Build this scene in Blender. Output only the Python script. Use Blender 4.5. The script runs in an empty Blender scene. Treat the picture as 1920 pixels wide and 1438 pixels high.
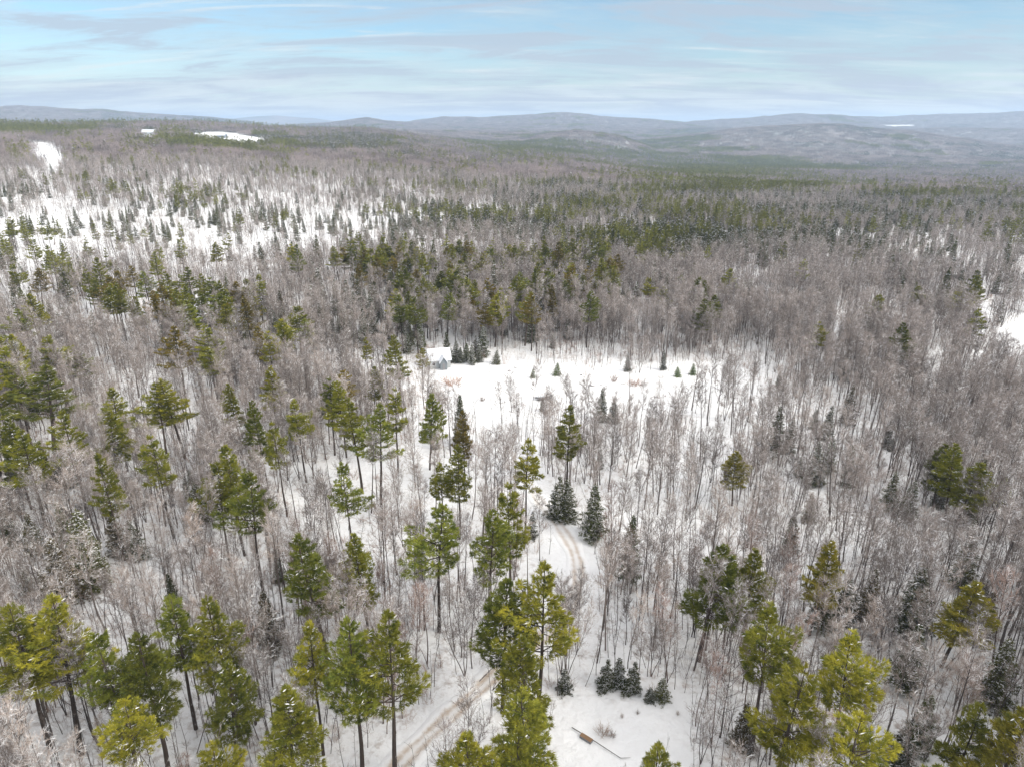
import bpy, math, random
import numpy as np
from mathutils import Matrix, Vector

# ------------------------------------------------------------------ camera, sky, sun, exposure
sc = bpy.context.scene
CAMZ = 75.0
HORIZON = 232.0
F = 1280.0
PITCH = math.atan((719.0 - HORIZON) / F)
cam_data = bpy.data.cameras.new('camera'); cam = bpy.data.objects.new('camera', cam_data)
sc.collection.objects.link(cam); sc.camera = cam
cam_data.sensor_width = 36.0; cam_data.lens = 36.0 * F / 1920.0
cam_data.clip_start = 1.0; cam_data.clip_end = 90000.0
cam.location = (0, 0, CAMZ); cam.rotation_euler = (math.pi / 2 - PITCH, 0, 0)

SUN_EL, SUN_AZ = math.radians(34), math.radians(118)      # azimuth from +Y towards +X
sc.view_settings.view_transform = 'Standard'; sc.view_settings.look = 'None'
sc.view_settings.exposure = 0.86; sc.view_settings.gamma = 1.0
sun_d = bpy.data.lights.new('sun', 'SUN'); sun = bpy.data.objects.new('sun', sun_d); sc.collection.objects.link(sun)
sun_d.energy = 2.0; sun_d.angle = math.radians(28); sun_d.color = (1.0, 0.93, 0.80)
sdir = Vector((math.sin(SUN_AZ) * math.cos(SUN_EL), math.cos(SUN_AZ) * math.cos(SUN_EL), math.sin(SUN_EL)))
sun.rotation_euler = sdir.to_track_quat('Z', 'Y').to_euler()
sun.location = (0, 0, 300)

sc.cycles.max_bounces = 5; sc.cycles.diffuse_bounces = 2; sc.cycles.glossy_bounces = 1
sc.cycles.transmission_bounces = 1; sc.cycles.volume_bounces = 1; sc.cycles.transparent_max_bounces = 4
sc.cycles.caustics_reflective = False; sc.cycles.caustics_refractive = False
sc.cycles.use_denoising = True
sc.cycles.sample_clamp_indirect = 4.0

def N(nt, kind, **kw):
    n = nt.nodes.new(kind)
    for k, v in kw.items():
        if k == 'inp':
            for a, b in v.items(): n.inputs[a].default_value = b
        else: setattr(n, k, v)
    return n

def mathn(nt, op, a, b=None, c=None, clamp=False):
    n = nt.nodes.new('ShaderNodeMath'); n.operation = op; n.use_clamp = clamp
    for i, v in enumerate((a, b, c)):
        if v is None: continue
        if isinstance(v, (int, float)): n.inputs[i].default_value = v
        else: nt.links.new(v, n.inputs[i])
    return n.outputs[0]

def mixc(nt, fac, a, b):
    n = nt.nodes.new('ShaderNodeMix'); n.data_type = 'RGBA'
    for s, v in ((0, fac), (6, a), (7, b)):
        if isinstance(v, (int, float)): n.inputs[s].default_value = v
        elif isinstance(v, tuple): n.inputs[s].default_value = (*v, 1) if len(v) == 3 else v
        else: nt.links.new(v, n.inputs[s])
    return n.outputs[2]

def ramp(nt, fac, stops):
    n = nt.nodes.new('ShaderNodeValToRGB'); e = n.color_ramp.elements
    while len(e) < len(stops): e.new(0.5)
    for i, (p, c) in enumerate(stops):
        e[i].position = p; e[i].color = (c, c, c, 1) if isinstance(c, (int, float)) else (*c, 1)
    nt.links.new(fac, n.inputs[0]); return n.outputs[0]

def noise(nt, vec, scale, detail=4.0, rough=0.55, dist=0.0):
    n = N(nt, 'ShaderNodeTexNoise', inp={'Scale': scale, 'Detail': detail, 'Roughness': rough, 'Distortion': dist})
    nt.links.new(vec, n.inputs['Vector']); return n.outputs['Fac']

def mapping(nt, vec, scale=(1, 1, 1), loc=(0, 0, 0), rot=(0, 0, 0)):
    n = N(nt, 'ShaderNodeMapping'); n.inputs['Scale'].default_value = scale
    n.inputs['Location'].default_value = loc; n.inputs['Rotation'].default_value = rot
    nt.links.new(vec, n.inputs['Vector']); return n.outputs[0]

w = bpy.data.worlds.new('World'); sc.world = w; w.use_nodes = True
nt = w.node_tree; nt.nodes.clear()
sky = N(nt, 'ShaderNodeTexSky'); sky.sky_type = 'NISHITA'; sky.sun_disc = False
sky.sun_elevation = SUN_EL; sky.sun_rotation = SUN_AZ; sky.air_density = 1.0; sky.dust_density = 0.4; sky.ozone_density = 2.0
tc = N(nt, 'ShaderNodeTexCoord'); sep = N(nt, 'ShaderNodeSeparateXYZ'); nt.links.new(tc.outputs['Generated'], sep.inputs[0])
zz = mathn(nt, 'MAXIMUM', sep.outputs['Z'], 0.0)
den = mathn(nt, 'ADD', zz, 0.12)
cx = mathn(nt, 'DIVIDE', sep.outputs['X'], den); cy = mathn(nt, 'DIVIDE', sep.outputs['Y'], den)
comb = N(nt, 'ShaderNodeCombineXYZ'); nt.links.new(cx, comb.inputs[0]); nt.links.new(cy, comb.inputs[1])
v1 = mapping(nt, comb.outputs[0], (0.34, 0.70, 1), (3.1, 1.7, 0), (0, 0, math.radians(8)))
v2 = mapping(nt, comb.outputs[0], (0.42, 1.7, 1), (8.4, 2.2, 0), (0, 0, math.radians(-12)))
v3 = mapping(nt, comb.outputs[0], (0.42, 1.05, 1), (1.3, 9.2, 0))
thin = ramp(nt, noise(nt, v1, 2.0, 10, 0.66, 0.5), [(0.38, 0.0), (0.62, 1.0)])
wisp = ramp(nt, noise(nt, v2, 1.6, 9, 0.62, 1.2), [(0.50, 0.0), (0.66, 1.0)])
grey = ramp(nt, noise(nt, v3, 1.9, 10, 0.66, 0.5), [(0.43, 0.0), (0.58, 1.0)])
# the same pale band of thin cloud lies low over the hills
low = ramp(nt, zz, [(0.015, 1.0), (0.085, 0.0)])
bg_sky = N(nt, 'ShaderNodeBackground'); bg_sky.inputs['Strength'].default_value = 0.078
vt = N(nt, 'ShaderNodeVectorMath'); vt.operation = 'MULTIPLY'; nt.links.new(sky.outputs[0], vt.inputs[0]); vt.inputs[1].default_value = (0.77, 0.92, 1.0)
nt.links.new(vt.outputs[0], bg_sky.inputs['Color'])
bg_cl = N(nt, 'ShaderNodeBackground'); bg_cl.inputs['Strength'].default_value = 1.0
ccol = mixc(nt, wisp, (0.32, 0.395, 0.435), (0.43, 0.465, 0.475))
ccol = mixc(nt, mathn(nt, 'MULTIPLY', low, 0.7), ccol, (0.46, 0.485, 0.48))
ccol = mixc(nt, mathn(nt, 'MULTIPLY', grey, 0.85), ccol, (0.275, 0.315, 0.375))
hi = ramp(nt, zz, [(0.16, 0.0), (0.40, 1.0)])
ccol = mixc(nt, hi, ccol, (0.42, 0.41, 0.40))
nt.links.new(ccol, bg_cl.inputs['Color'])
# a lightly overcast sky is brightest high up
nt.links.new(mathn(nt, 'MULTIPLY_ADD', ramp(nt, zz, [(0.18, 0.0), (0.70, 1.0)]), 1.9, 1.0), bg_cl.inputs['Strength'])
cover = mathn(nt, 'MULTIPLY_ADD', thin, 0.7, mathn(nt, 'MULTIPLY', low, 0.9), clamp=True)
cover = mathn(nt, 'MAXIMUM', cover, mathn(nt, 'MULTIPLY', wisp, 0.7))
cover = mathn(nt, 'MAXIMUM', cover, mathn(nt, 'MULTIPLY', grey, 0.85))
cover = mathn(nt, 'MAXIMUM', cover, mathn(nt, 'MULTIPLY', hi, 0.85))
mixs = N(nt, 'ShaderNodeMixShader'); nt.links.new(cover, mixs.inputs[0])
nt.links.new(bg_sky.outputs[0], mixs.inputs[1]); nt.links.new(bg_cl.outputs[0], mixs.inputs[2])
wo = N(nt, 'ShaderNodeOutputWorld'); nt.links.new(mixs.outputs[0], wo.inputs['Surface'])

# ------------------------------------------------------------------ terrain heights
def vnoise(x, y, seed=0):
    xi = np.floor(x).astype(np.int64); yi = np.floor(y).astype(np.int64); fx = x - xi; fy = y - yi
    def h(a, b):
        n = (a * 374761393 + b * 668265263 + seed * 1442695041) & 0x7fffffff
        n = ((n ^ (n >> 13)) * 1274126177) & 0x7fffffff
        return ((n ^ (n >> 16)) & 0xffff) / 65535.0
    u = fx * fx * (3 - 2 * fx); v = fy * fy * (3 - 2 * fy)
    return (h(xi, yi) * (1 - u) + h(xi + 1, yi) * u) * (1 - v) + (h(xi, yi + 1) * (1 - u) + h(xi + 1, yi + 1) * u) * v

def fbm(x, y, seed=0, o=4):
    s = 0; a = 0.5
    for i in range(o):
        s = s + a * vnoise(x * 2 ** i, y * 2 ** i, seed + i * 17); a *= 0.5
    return s / (1 - 0.5 ** o)

RD = np.array([0, 100, 200, 300, 450, 700, 1000, 1400, 1800, 2300, 3000, 4000, 5500, 7500, 10000, 14000, 60000.])
CX = np.array([-700, 0, 320, 640, 960, 1280, 1600, 1920, 2600.])
TAB = np.array([
 [0, 0, 0, 1, 6, 16, 31, 43, 57, 67, 55, 30, 20, 20, 20, 20, 0],
 [0, 0, 0, 1, 6, 16, 31, 42, 56, 66, 55, 30, 20, 20, 20, 20, 0],
 [0, 0, 0, 1, 5, 14, 28, 42, 56, 71, 66, 40, 20, 20, 20, 20, 0],
 [0, 0, 0, 0, 2, 8, 16, 23, 33, 44, 50, 40, 20, 20, 20, 20, 0],
 [0, 0, 0, 0, 0, 0, -2, -9, -14, -18, -18, -4, 15, 20, 20, 20, 0],
 [0, 0, 0, 0, 0, -3, -12, -34, -52, -66, -78, -76, -50, -10, 20, 20, 0],
 [0, 0, 0, 0, 0, -3, -14, -38, -58, -72, -86, -88, -60, -20, 10, 20, 0],
 [0, 0, 0, 0, 0, -2, -10, -30, -50, -70, -90, -100, -90, -60, 0, 20, 0],
 [0, 0, 0, 0, 0, -2, -10, -30, -50, -70, -90, -100, -90, -60, 0, 20, 0]], float)
LR = np.log(RD + 60.0)
K = 0.000683
RIDGES = [  # distance, front width, back width, [(photo x, photo y of crest)]
 (5200, 900, 900, [(900, 300), (1200, 262), (1400, 240), (1540, 230.5), (1660, 240), (1780, 253), (1920, 266), (2300, 275)]),
 (3900, 500, 600, [(900, 300), (1000, 256), (1080, 244), (1160, 254), (1260, 290)]),
 (7000, 700, 700, [(300, 250), (560, 234), (620, 230), (690, 221), (760, 230), (900, 236), (1100, 240)]),
 (8600, 1500, 1200, [(600, 250), (740, 233), (830, 220), (950, 218.5), (1060, 212), (1150, 220), (1240, 226), (1300, 231), (1350, 240), (1500, 250)]),
 (9200, 1400, 1200, [(1100, 250), (1250, 236), (1300, 229.5), (1400, 223), (1500, 217), (1560, 219), (1640, 227), (1720, 238), (1920, 262), (2400, 262)]),
 (10400, 1500, 1600, [(1350, 250), (1500, 226), (1600, 222), (1680, 221), (1760, 218), (1850, 217.5), (1920, 214), (2100, 210), (2600, 220)]),
 (8000, 1200, 1200, [(-700, 215), (-100, 206), (0, 205), (90, 207), (160, 210), (200, 209), (260, 214), (400, 222), (560, 240)]),
 (14500, 1200, 1200, [(300, 240), (450, 222), (520, 219), (600, 224), (680, 232), (800, 240)]),
]

def terrain(x, y):
    x = np.asarray(x, float); y = np.asarray(y, float)
    r = np.hypot(x, y); az = np.arctan2(x, np.maximum(y, -1e9))
    az = np.clip(az, -1.0, 1.0)
    px = 960 + np.tan(az) * F / math.cos(PITCH)
    px = np.clip(px, -690, 2590)
    # smooth bilinear lookup in (photo column, log distance)
    ci = np.clip(np.searchsorted(CX, px, side='right') - 1, 0, len(CX) - 2)
    ct = (px - CX[ci]) / (CX[ci + 1] - CX[ci]); ct = ct * ct * (3 - 2 * ct)
    lr = np.log(r + 60.0)
    ri = np.clip(np.searchsorted(LR, lr, side='right') - 1, 0, len(LR) - 2)
    rt = (lr - LR[ri]) / (LR[ri + 1] - LR[ri]); rt = np.clip(rt, 0, 1)
    z = (TAB[ci, ri] * (1 - rt) + TAB[ci, ri + 1] * rt) * (1 - ct) + (TAB[ci + 1, ri] * (1 - rt) + TAB[ci + 1, ri + 1] * rt) * ct
    big = np.clip((r - 700) / 2500, 0, 1)
    z = z + (fbm(x / 900 + 7, y / 900 + 3, 5, 4) - 0.5) * 36 * big
    z = z + (fbm(x / 210 + 1.3, y / 210 + 9, 11, 3) - 0.5) * (5 * np.clip((r - 150) / 600, 0, 1) + 1.2)
    base = z
    out = base
    for R, wf, wb, prof in RIDGES:
        xs = [p[0] for p in prof]; ys = [p[1] for p in prof]
        yy = np.interp(px, xs, ys)
        crest = CAMZ + (HORIZON - yy) * K * R - (10 if R < 9000 else 0)
        crest = crest + (fbm(px / 45.0 + R, r / 900.0, int(R) % 97, 4) - 0.5) * 0.0036 * R
        wdt = np.where(r < R, wf, wb)
        g = np.exp(-((r - R) / wdt) ** 2)
        wob = 1 + (fbm(x / 600, y / 600, 31, 3) - 0.5) * 0.5 * (1 - g)
        out = np.maximum(out, base + np.maximum(crest - base, 0) * np.clip(g * wob, 0, 1))
    return out

def project(x, y, z):
    dz = z - CAMZ
    cp, sp = math.cos(PITCH), math.sin(PITCH)
    fw = y * cp - dz * sp
    up = y * sp + dz * cp
    fw = np.where(fw > 0.1, fw, 0.1)
    return 960 + F * x / fw, 719 - F * up / fw

def ground_at(px, py, H=0.0):
    """ground point whose spot H metres up is seen at photo pixel px, py"""
    cp, sp = math.cos(PITCH), math.sin(PITCH)
    u = (px - 960) / F; v = (719 - py) / F
    d = np.array([u, cp + v * sp, -sp + v * cp]); d /= np.linalg.norm(d)
    t = np.concatenate([np.arange(30, 1000, 1.0), np.arange(1000, 16000, 12.0)])
    X, Y, Z = d[0] * t, d[1] * t, CAMZ + d[2] * t
    T = terrain(X, Y) + H
    k = np.argmax(Z < T)
    if not (Z < T).any(): k = len(t) - 1
    return float(X[k]), float(Y[k]), float(T[k] - H)

def slope(x, y, e=25.0):
    return (terrain(x + e, y) - terrain(x - e, y)) / (2 * e), (terrain(x, y + e) - terrain(x, y - e)) / (2 * e)

# ------------------------------------------------------------------ vegetation maps read on the photograph (rows are ground positions)
ROWY = np.array([215, 240, 258, 275, 295, 318, 345, 380, 420, 460, 500, 540, 590, 640, 700, 760, 830, 910, 1000, 1100, 1220, 1340, 1438.])
def mp(s):
    a = np.array([[int(c) for c in r] for r in s.split()], float)
    assert a.shape == (23, 24), a.shape
    return a
BM = mp('''999999999999999999999999 999999999999999999999999 999999999999999999999999 999999999999999999999999
999999999999999999999999 999999999999999999999999 999999999999999999999999 666666667788999999999999
444333333445566788899999 333333333456678899999999 444333444455556667788888 444444555555667888888887
321122555666667777777666 311112455667788888777661 778877788850000000456654 888777777531111113455556
777777765544333333445566 777777665554443334455566 888777666554443344555667 887766666555554455556678
777666666566555556678888 776666666665432367777888 776666666665432356678888''')
PM = mp('''112222110000000000000000 443222211111111111000000 331333211112333221111111 111343211113443321111111
221322211123344333211111 112221112222222466641111 111111111111112444421111 111121211222223333322222
111111111212233332211221 111112222222233333322111 222233445554443322222222 332333445554433222222221
334455556776654121111221 343444553323321111112211 444444553310000000011110 344444433210000000001110
443332222100000000000111 332222000000000000000011 100000000000000000000011 000000000000000000000001
000000000000000000000001 000000000000000000000001 000000000000000000000001''')
SM = mp('''223333210000000000000000 443332211111111112111111 112222245211223221111111 111222389421223322111111
111111123543322211111221 111111112232222211111122 111111111122233333333333 211111112222344565545444
222222222333334556655432 111111122322259985443332 222111222222599975334443 222111223334354322235544
333335788776798222334443 443335889754441112344332 544443322200000000445422 443332222111101111122211
332222211111111112211223 443222111112222111112233 554321111112111112233444 432111111111111112334433
321111111111111112223333 211111111111000011222222 211111111111000011222222''')
def look(M, px, py):
    c = np.clip(px / 80.0 - 0.5, 0, 22.999); ci = c.astype(int); ct = c - ci
    p = np.clip(py, ROWY[0], ROWY[-1] - 0.01)
    ri = np.clip(np.searchsorted(ROWY, p, side='right') - 1, 0, 21); rt = (p - ROWY[ri]) / (ROWY[ri + 1] - ROWY[ri])
    return (M[ri, ci] * (1 - ct) + M[ri, ci + 1] * ct) * (1 - rt) + (M[ri + 1, ci] * (1 - ct) + M[ri + 1, ci + 1] * ct) * rt

OPEN = [  # clearings, traced on the ground
 [(806, 712), (800, 690), (830, 690), (866, 680), (940, 684), (1000, 694), (1060, 700), (1130, 704), (1210, 708), (1330, 702), (1352, 722), (1335, 745), (1290, 764), (1200, 776), (1120, 770), (1040, 760), (960, 756), (900, 745), (850, 722)],
 [(1042, 1330), (1080, 1305), (1120, 1312), (1200, 1322), (1270, 1300), (1298, 1330), (1296, 1500), (1060, 1500), (1048, 1400)],
 [(48, 270), (95, 266), (120, 280), (122, 312), (100, 330), (66, 304), (48, 288)],
 [(258, 246), (300, 246), (302, 268), (256, 268)],
 [(350, 250), (410, 248), (440, 251), (496, 260), (504, 276), (430, 280), (400, 272), (352, 262)],
 [(1850, 630), (1915, 592), (1990, 590), (1990, 715), (1880, 720), (1838, 680)],
 [(1826, 570), (1856, 565), (1850, 645), (1818, 660)],
 [(1735, 662), (1778, 648), (1768, 735), (1722, 755)],
 [(450, 872), (700, 862), (930, 868), (960, 900), (700, 886), (460, 892)],
 [(1560, 590), (1584, 590), (1584, 640), (1560, 640)],
 [(1652, 235.0), (1718, 235.0), (1712, 238.6), (1664, 238.6)],
 [(1800, 428), (1990, 425), (1990, 431), (1800, 434)],
]
def inpoly(px, py, poly):
    ins = np.zeros(px.shape, bool); n = len(poly); j = n - 1
    for i in range(n):
        xi, yi = poly[i]; xj, yj = poly[j]
        c = ((yi > py) != (yj > py)) & (px < (xj - xi) * (py - yi) / ((yj - yi) + 1e-9) + xi)
        ins ^= c; j = i
    return ins

ROADPX = [(640, 1560), (700, 1490), (765, 1425), (830, 1362), (890, 1305), (950, 1252), (1010, 1205), (1055, 1160), (1080, 1110), (1084, 1066), (1070, 1022), (1040, 978), (1008, 935), (984, 898), (958, 862), (925, 830), (895, 795), (874, 760), (860, 730), (850, 706)]
road = np.array([ground_at(*p) for p in ROADPX])
def spline(P, n):
    P = np.vstack([2 * P[0] - P[1], P, 2 * P[-1] - P[-2]]); out = []
    for i in range(1, len(P) - 2):
        for t in np.linspace(0, 1, n, endpoint=False):
            a, b, c, d = P[i - 1], P[i], P[i + 1], P[i + 2]
            out.append(0.5 * ((2 * b) + (-a + c) * t + (2 * a - 5 * b + 4 * c - d) * t * t + (-a + 3 * b - 3 * c + d) * t ** 3))
    out.append(P[-2]); return np.array(out)
road = spline(road[:, :2], 12)
def road_dist(x, y):
    d = np.full(x.shape, 1e9)
    near = np.hypot(x, y) < 330
    xs, ys = x[near], y[near]; dd = np.full(xs.shape, 1e9)
    for p in road[::2]: dd = np.minimum(dd, np.hypot(xs - p[0], ys - p[1]))
    d[near] = dd; return d

def cleared(x, y, px, py, gap=5.2):
    c = np.zeros(x.shape, bool)
    jx = (fbm(x / 9 + 3, y / 9, 71, 2) - 0.5) * np.where(py > 600, 22, 6); jy = (fbm(x / 9, y / 9 + 5, 72, 2) - 0.5) * np.where(py > 600, 16, 2)
    for P in OPEN: c |= inpoly(px + jx, py + jy, P)
    return c | (road_dist(x, y) < np.where(py > 1190, min(gap, 3.4), gap))

# ------------------------------------------------------------------ mesh helpers
class MB:
    def __init__(s): s.V = []; s.F = []; s.M = []; s.n = 0
    def add(s, V, Fc, m=0):
        s.V.append(np.asarray(V, float)); s.F.append(np.asarray(Fc, np.int64) + s.n); s.M.append(np.full(len(Fc), m, np.int64)); s.n += len(V)
    def arrays(s): return np.vstack(s.V), np.vstack(s.F), np.concatenate(s.M)

def make_mesh(name, arr, mats, smooth=False):
    V, Fc, M = arr
    me = bpy.data.meshes.new(name)
    me.vertices.add(len(V)); me.vertices.foreach_set('co', V.astype(np.float32).ravel())
    me.loops.add(len(Fc) * 3); me.loops.foreach_set('vertex_index', Fc.astype(np.int32).ravel())
    me.polygons.add(len(Fc)); me.polygons.foreach_set('loop_start', np.arange(0, len(Fc) * 3, 3, dtype=np.int32))
    me.polygons.foreach_set('material_index', M.astype(np.int32))
    me.polygons.foreach_set('use_smooth', np.full(len(Fc), smooth))
    for m in mats: me.materials.append(m)
    me.update(calc_edges=True); return me

def tube(mb, P, R, k=3, m=0):
    P = np.asarray(P, float); n = len(P)
    T = np.gradient(P, axis=0); T /= np.linalg.norm(T, axis=1)[:, None] + 1e-9
    ref = np.array([1.0, 0.2, 0.1]) if abs(T[0][2]) > 0.6 else np.array([0.1, 0.2, 1.0])
    A = np.cross(T, ref); A /= np.linalg.norm(A, axis=1)[:, None] + 1e-9; B = np.cross(T, A)
    a = np.arange(k) * 2 * math.pi / k
    V = (P[:, None] + (A[:, None] * np.cos(a)[None, :, None] + B[:, None] * np.sin(a)[None, :, None]) * np.asarray(R)[:, None, None]).reshape(-1, 3)
    Fc = []
    for i in range(n - 1):
        for j in range(k):
            a0 = i * k + j; a1 = i * k + (j + 1) % k
            Fc.append((a0, a1, a1 + k)); Fc.append((a0, a1 + k, a0 + k))
    for j in range(1, k - 1): Fc.append(((n - 1) * k, (n - 1) * k + j, (n - 1) * k + j + 1))
    mb.add(V, Fc, m)

def kites(mb, C, D, W, m=0, S=None, rng=None):
    """thin needle sprays: base C, vector D (n,3), width W"""
    C = np.asarray(C); D = np.asarray(D); n = len(C)
    if S is None: S = rng.normal(size=(n, 3))
    S = np.cross(D, S); S /= np.linalg.norm(S, axis=1)[:, None] + 1e-9
    S = S * (W if np.isscalar(W) else np.asarray(W)[:, None])
    V = np.stack([C, C + D * 0.5 + S, C + D, C + D * 0.5 - S], 1).reshape(-1, 3)
    i = np.arange(n)[:, None] * 4
    Fc = np.concatenate([i + np.array([[0, 1, 2]]), i + np.array([[0, 2, 3]])])
    mb.add(V, Fc, m)

def unit(v): v = np.asarray(v, float); return v / (np.linalg.norm(v) + 1e-9)

# ------------------------------------------------------------------ materials
def new_mat(name, rough=0.9):
    m = bpy.data.materials.new(name); m.use_nodes = True; nt = m.node_tree
    b = nt.nodes['Principled BSDF']; b.inputs['Roughness'].default_value = rough
    b.inputs['Specular IOR Level'].default_value = 0.15
    return m, nt, b

def snow_mask(nt, lo, hi, scale, thr):
    g = N(nt, 'ShaderNodeNewGeometry'); s = N(nt, 'ShaderNodeSeparateXYZ'); nt.links.new(g.outputs['Normal'], s.inputs[0])
    up = ramp(nt, s.outputs[2], [(lo, 0.0), (hi, 1.0)])
    t = N(nt, 'ShaderNodeTexCoord')
    nz = ramp(nt, noise(nt, t.outputs['Object'], scale, 3), [(thr - 0.05, 0.0), (thr + 0.05, 1.0)])
    return mathn(nt, 'MULTIPLY', up, nz)

def bark_mat(name, ca, cb, snow=0.55, use_color=True):
    m, nt, b = new_mat(name)
    t = N(nt, 'ShaderNodeTexCoord'); oi = N(nt, 'ShaderNodeObjectInfo')
    v = mapping(nt, t.outputs['Object'], (6, 6, 1.2))
    n1 = noise(nt, v, 1.5, 4)
    c = mixc(nt, n1, ca, cb)
    vary = mathn(nt, 'MULTIPLY_ADD', oi.outputs['Random'], 0.8, 0.6)
    vm = N(nt, 'ShaderNodeVectorMath'); vm.operation = 'SCALE'; nt.links.new(c, vm.inputs[0]); nt.links.new(vary, vm.inputs['Scale'])
    c = vm.outputs[0]
    if use_color:
        mm = N(nt, 'ShaderNodeMix'); mm.data_type = 'RGBA'; mm.blend_type = 'MULTIPLY'; mm.inputs[0].default_value = 1
        nt.links.new(c, mm.inputs[6]); nt.links.new(oi.outputs['Color'], mm.inputs[7]); c = mm.outputs[2]
    if snow: c = mixc(nt, snow_mask(nt, 0.35, 0.6, 1.2, 1 - snow), c, (0.80, 0.80, 0.82))
    nt.links.new(c, b.inputs['Base Color']); return m

def needle_mat(name, ca, cb, translucent=0.25):
    m, nt, b = new_mat(name, 0.75)
    t = N(nt, 'ShaderNodeTexCoord'); oi = N(nt, 'ShaderNodeObjectInfo')
    n1 = noise(nt, t.outputs['Object'], 0.7, 5, 0.7)
    f = ramp(nt, n1, [(0.36, 0.0), (0.62, 1.0)])
    c = mixc(nt, f, ca, cb)
    mm = N(nt, 'ShaderNodeMix'); mm.data_type = 'RGBA'; mm.blend_type = 'MULTIPLY'; mm.inputs[0].default_value = 1
    nt.links.new(c, mm.inputs[6]); nt.links.new(oi.outputs['Color'], mm.inputs[7])
    vm = N(nt, 'ShaderNodeVectorMath'); vm.operation = 'SCALE'; nt.links.new(mm.outputs[2], vm.inputs[0])
    nt.links.new(mathn(nt, 'MULTIPLY_ADD', oi.outputs['Random'], 0.5, 0.75), vm.inputs['Scale'])
    nt.links.new(vm.outputs[0], b.inputs['Base Color'])
    return m

M_BARK = bark_mat('grey_bark', (0.055, 0.045, 0.040), (0.17, 0.145, 0.135), 0.45)
M_TWIG = bark_mat('twig', (0.185, 0.152, 0.137), (0.36, 0.312, 0.285), 0.48)
M_TWIGF = bark_mat('far_twig', (0.20, 0.162, 0.152), (0.33, 0.275, 0.262), 0.26)
M_PBARK = bark_mat('pine_bark', (0.03, 0.023, 0.02), (0.09, 0.07, 0.06), 0.3)
M_BRUSH = bark_mat('brush', (0.20, 0.13, 0.10), (0.36, 0.26, 0.21), 0.35)
M_PINE = needle_mat('pine_needles', (0.068, 0.088, 0.020), (0.265, 0.255, 0.040))
M_SPR = needle_mat('spruce_needles', (0.050, 0.060, 0.022), (0.12, 0.12, 0.042))
M_SNOWC, _nt, _b = new_mat('branch_snow', 0.6); _b.inputs['Base Color'].default_value = (0.82, 0.82, 0.84, 1)

# snow-covered ground
M_GROUND, nt, b = new_mat('snow_ground', 0.6)
g = N(nt, 'ShaderNodeNewGeometry'); P = g.outputs['Position']
big = noise(nt, P, 0.02, 4); fine = noise(nt, P, 0.9, 5, 0.65); mid = noise(nt, P, 0.16, 5, 0.6)
c = mixc(nt, big, (0.67, 0.68, 0.70), (0.76, 0.765, 0.78))
at = N(nt, 'ShaderNodeAttribute'); at.attribute_name = 'cover'
lit = ramp(nt, fine, [(0.47, 0.0), (0.62, 1.0)])
lit = mathn(nt, 'MULTIPLY', lit, ramp(nt, mid, [(0.42, 0.0), (0.62, 1.0)]))
lit = mathn(nt, 'MULTIPLY', mathn(nt, 'MULTIPLY_ADD', lit, at.outputs['Fac'], mathn(nt, 'MULTIPLY', lit, 0.12), clamp=True), 0.9)
c = mixc(nt, lit, c, (0.26, 0.20, 0.165))
at2 = N(nt, 'ShaderNodeAttribute'); at2.attribute_name = 'farwood'
fw1 = noise(nt, P, 0.0016, 5, 0.6); fw2 = noise(nt, P, 0.02, 4, 0.7)
wood = mixc(nt, ramp(nt, fw1, [(0.46, 0.0), (0.58, 1.0)]), (0.17, 0.14, 0.135), (0.05, 0.065, 0.05))
wood = mixc(nt, ramp(nt, fw2, [(0.45, 0.0), (0.75, 0.6)]), wood, (0.28, 0.25, 0.245))
c = mixc(nt, at2.outputs['Fac'], c, wood)
nt.links.new(c, b.inputs['Base Color'])
bp = N(nt, 'ShaderNodeBump'); bp.inputs['Strength'].default_value = 0.8; bp.inputs['Distance'].default_value = 0.7
hsum = mathn(nt, 'MULTIPLY_ADD', mid, 1.6, mathn(nt, 'MULTIPLY', fine, 0.35))
nt.links.new(hsum, bp.inputs['Height']); nt.links.new(bp.outputs[0], b.inputs['Normal'])

def link(o): sc.collection.objects.link(o); return o
def tag(o, label=None, cat=None, group=None, kind=None):
    if label: o['label'] = label
    if cat: o['category'] = cat
    if group: o['group'] = group
    if kind: o['kind'] = kind
    return o

# ------------------------------------------------------------------ ground sheet
rr = np.concatenate([[0.0], np.geomspace(12, 24000, 470)])
aa = np.concatenate([np.linspace(-0.85, 0.85, 520), np.linspace(0.85, 2 * math.pi - 0.85, 62)[1:-1]])
nr, na = len(rr), len(aa)
RR, AA = np.meshgrid(rr, aa, indexing='ij')
GX = RR * np.sin(AA); GY = RR * np.cos(AA); GZ = terrain(GX, GY)
front = 1
V = np.stack([GX, GY, GZ], -1).reshape(-1, 3)
i, j = np.meshgrid(np.arange(nr - 1), np.arange(na), indexing='ij'); j2 = (j + 1) % na
a0 = (i * na + j).ravel(); a1 = (i * na + j2).ravel(); b0 = a0 + na; b1 = a1 + na
Fc = np.concatenate([np.stack([a0, b1, a1], 1)[na:], np.stack([a0, b0, b1], 1)])
me = make_mesh('ground', (V, Fc, np.zeros(len(Fc), int)), [M_GROUND], True)
gpx, gpy = project(V[:, 0], V[:, 1], V[:, 2])
cov = look(BM, gpx, gpy) / 9.0
cov[cleared(V[:, 0], V[:, 1], gpx, gpy, 4.5)] = 0.0
cov = np.where(V[:, 1] < 20, 0.6, cov)
r_ = np.hypot(V[:, 0], V[:, 1])
FARW = 10500.0
fwd = np.maximum(np.clip((r_ - FARW) / 500, 0, 1), 0.75 * np.clip((r_ - 1200) / 1500, 0, 1) * np.clip((cov - .2) * 3, 0, 1))
for Pn in OPEN[2:4] + OPEN[4:5] + [OPEN[10]]: fwd[inpoly(gpx, gpy, Pn)] = 0
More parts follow.
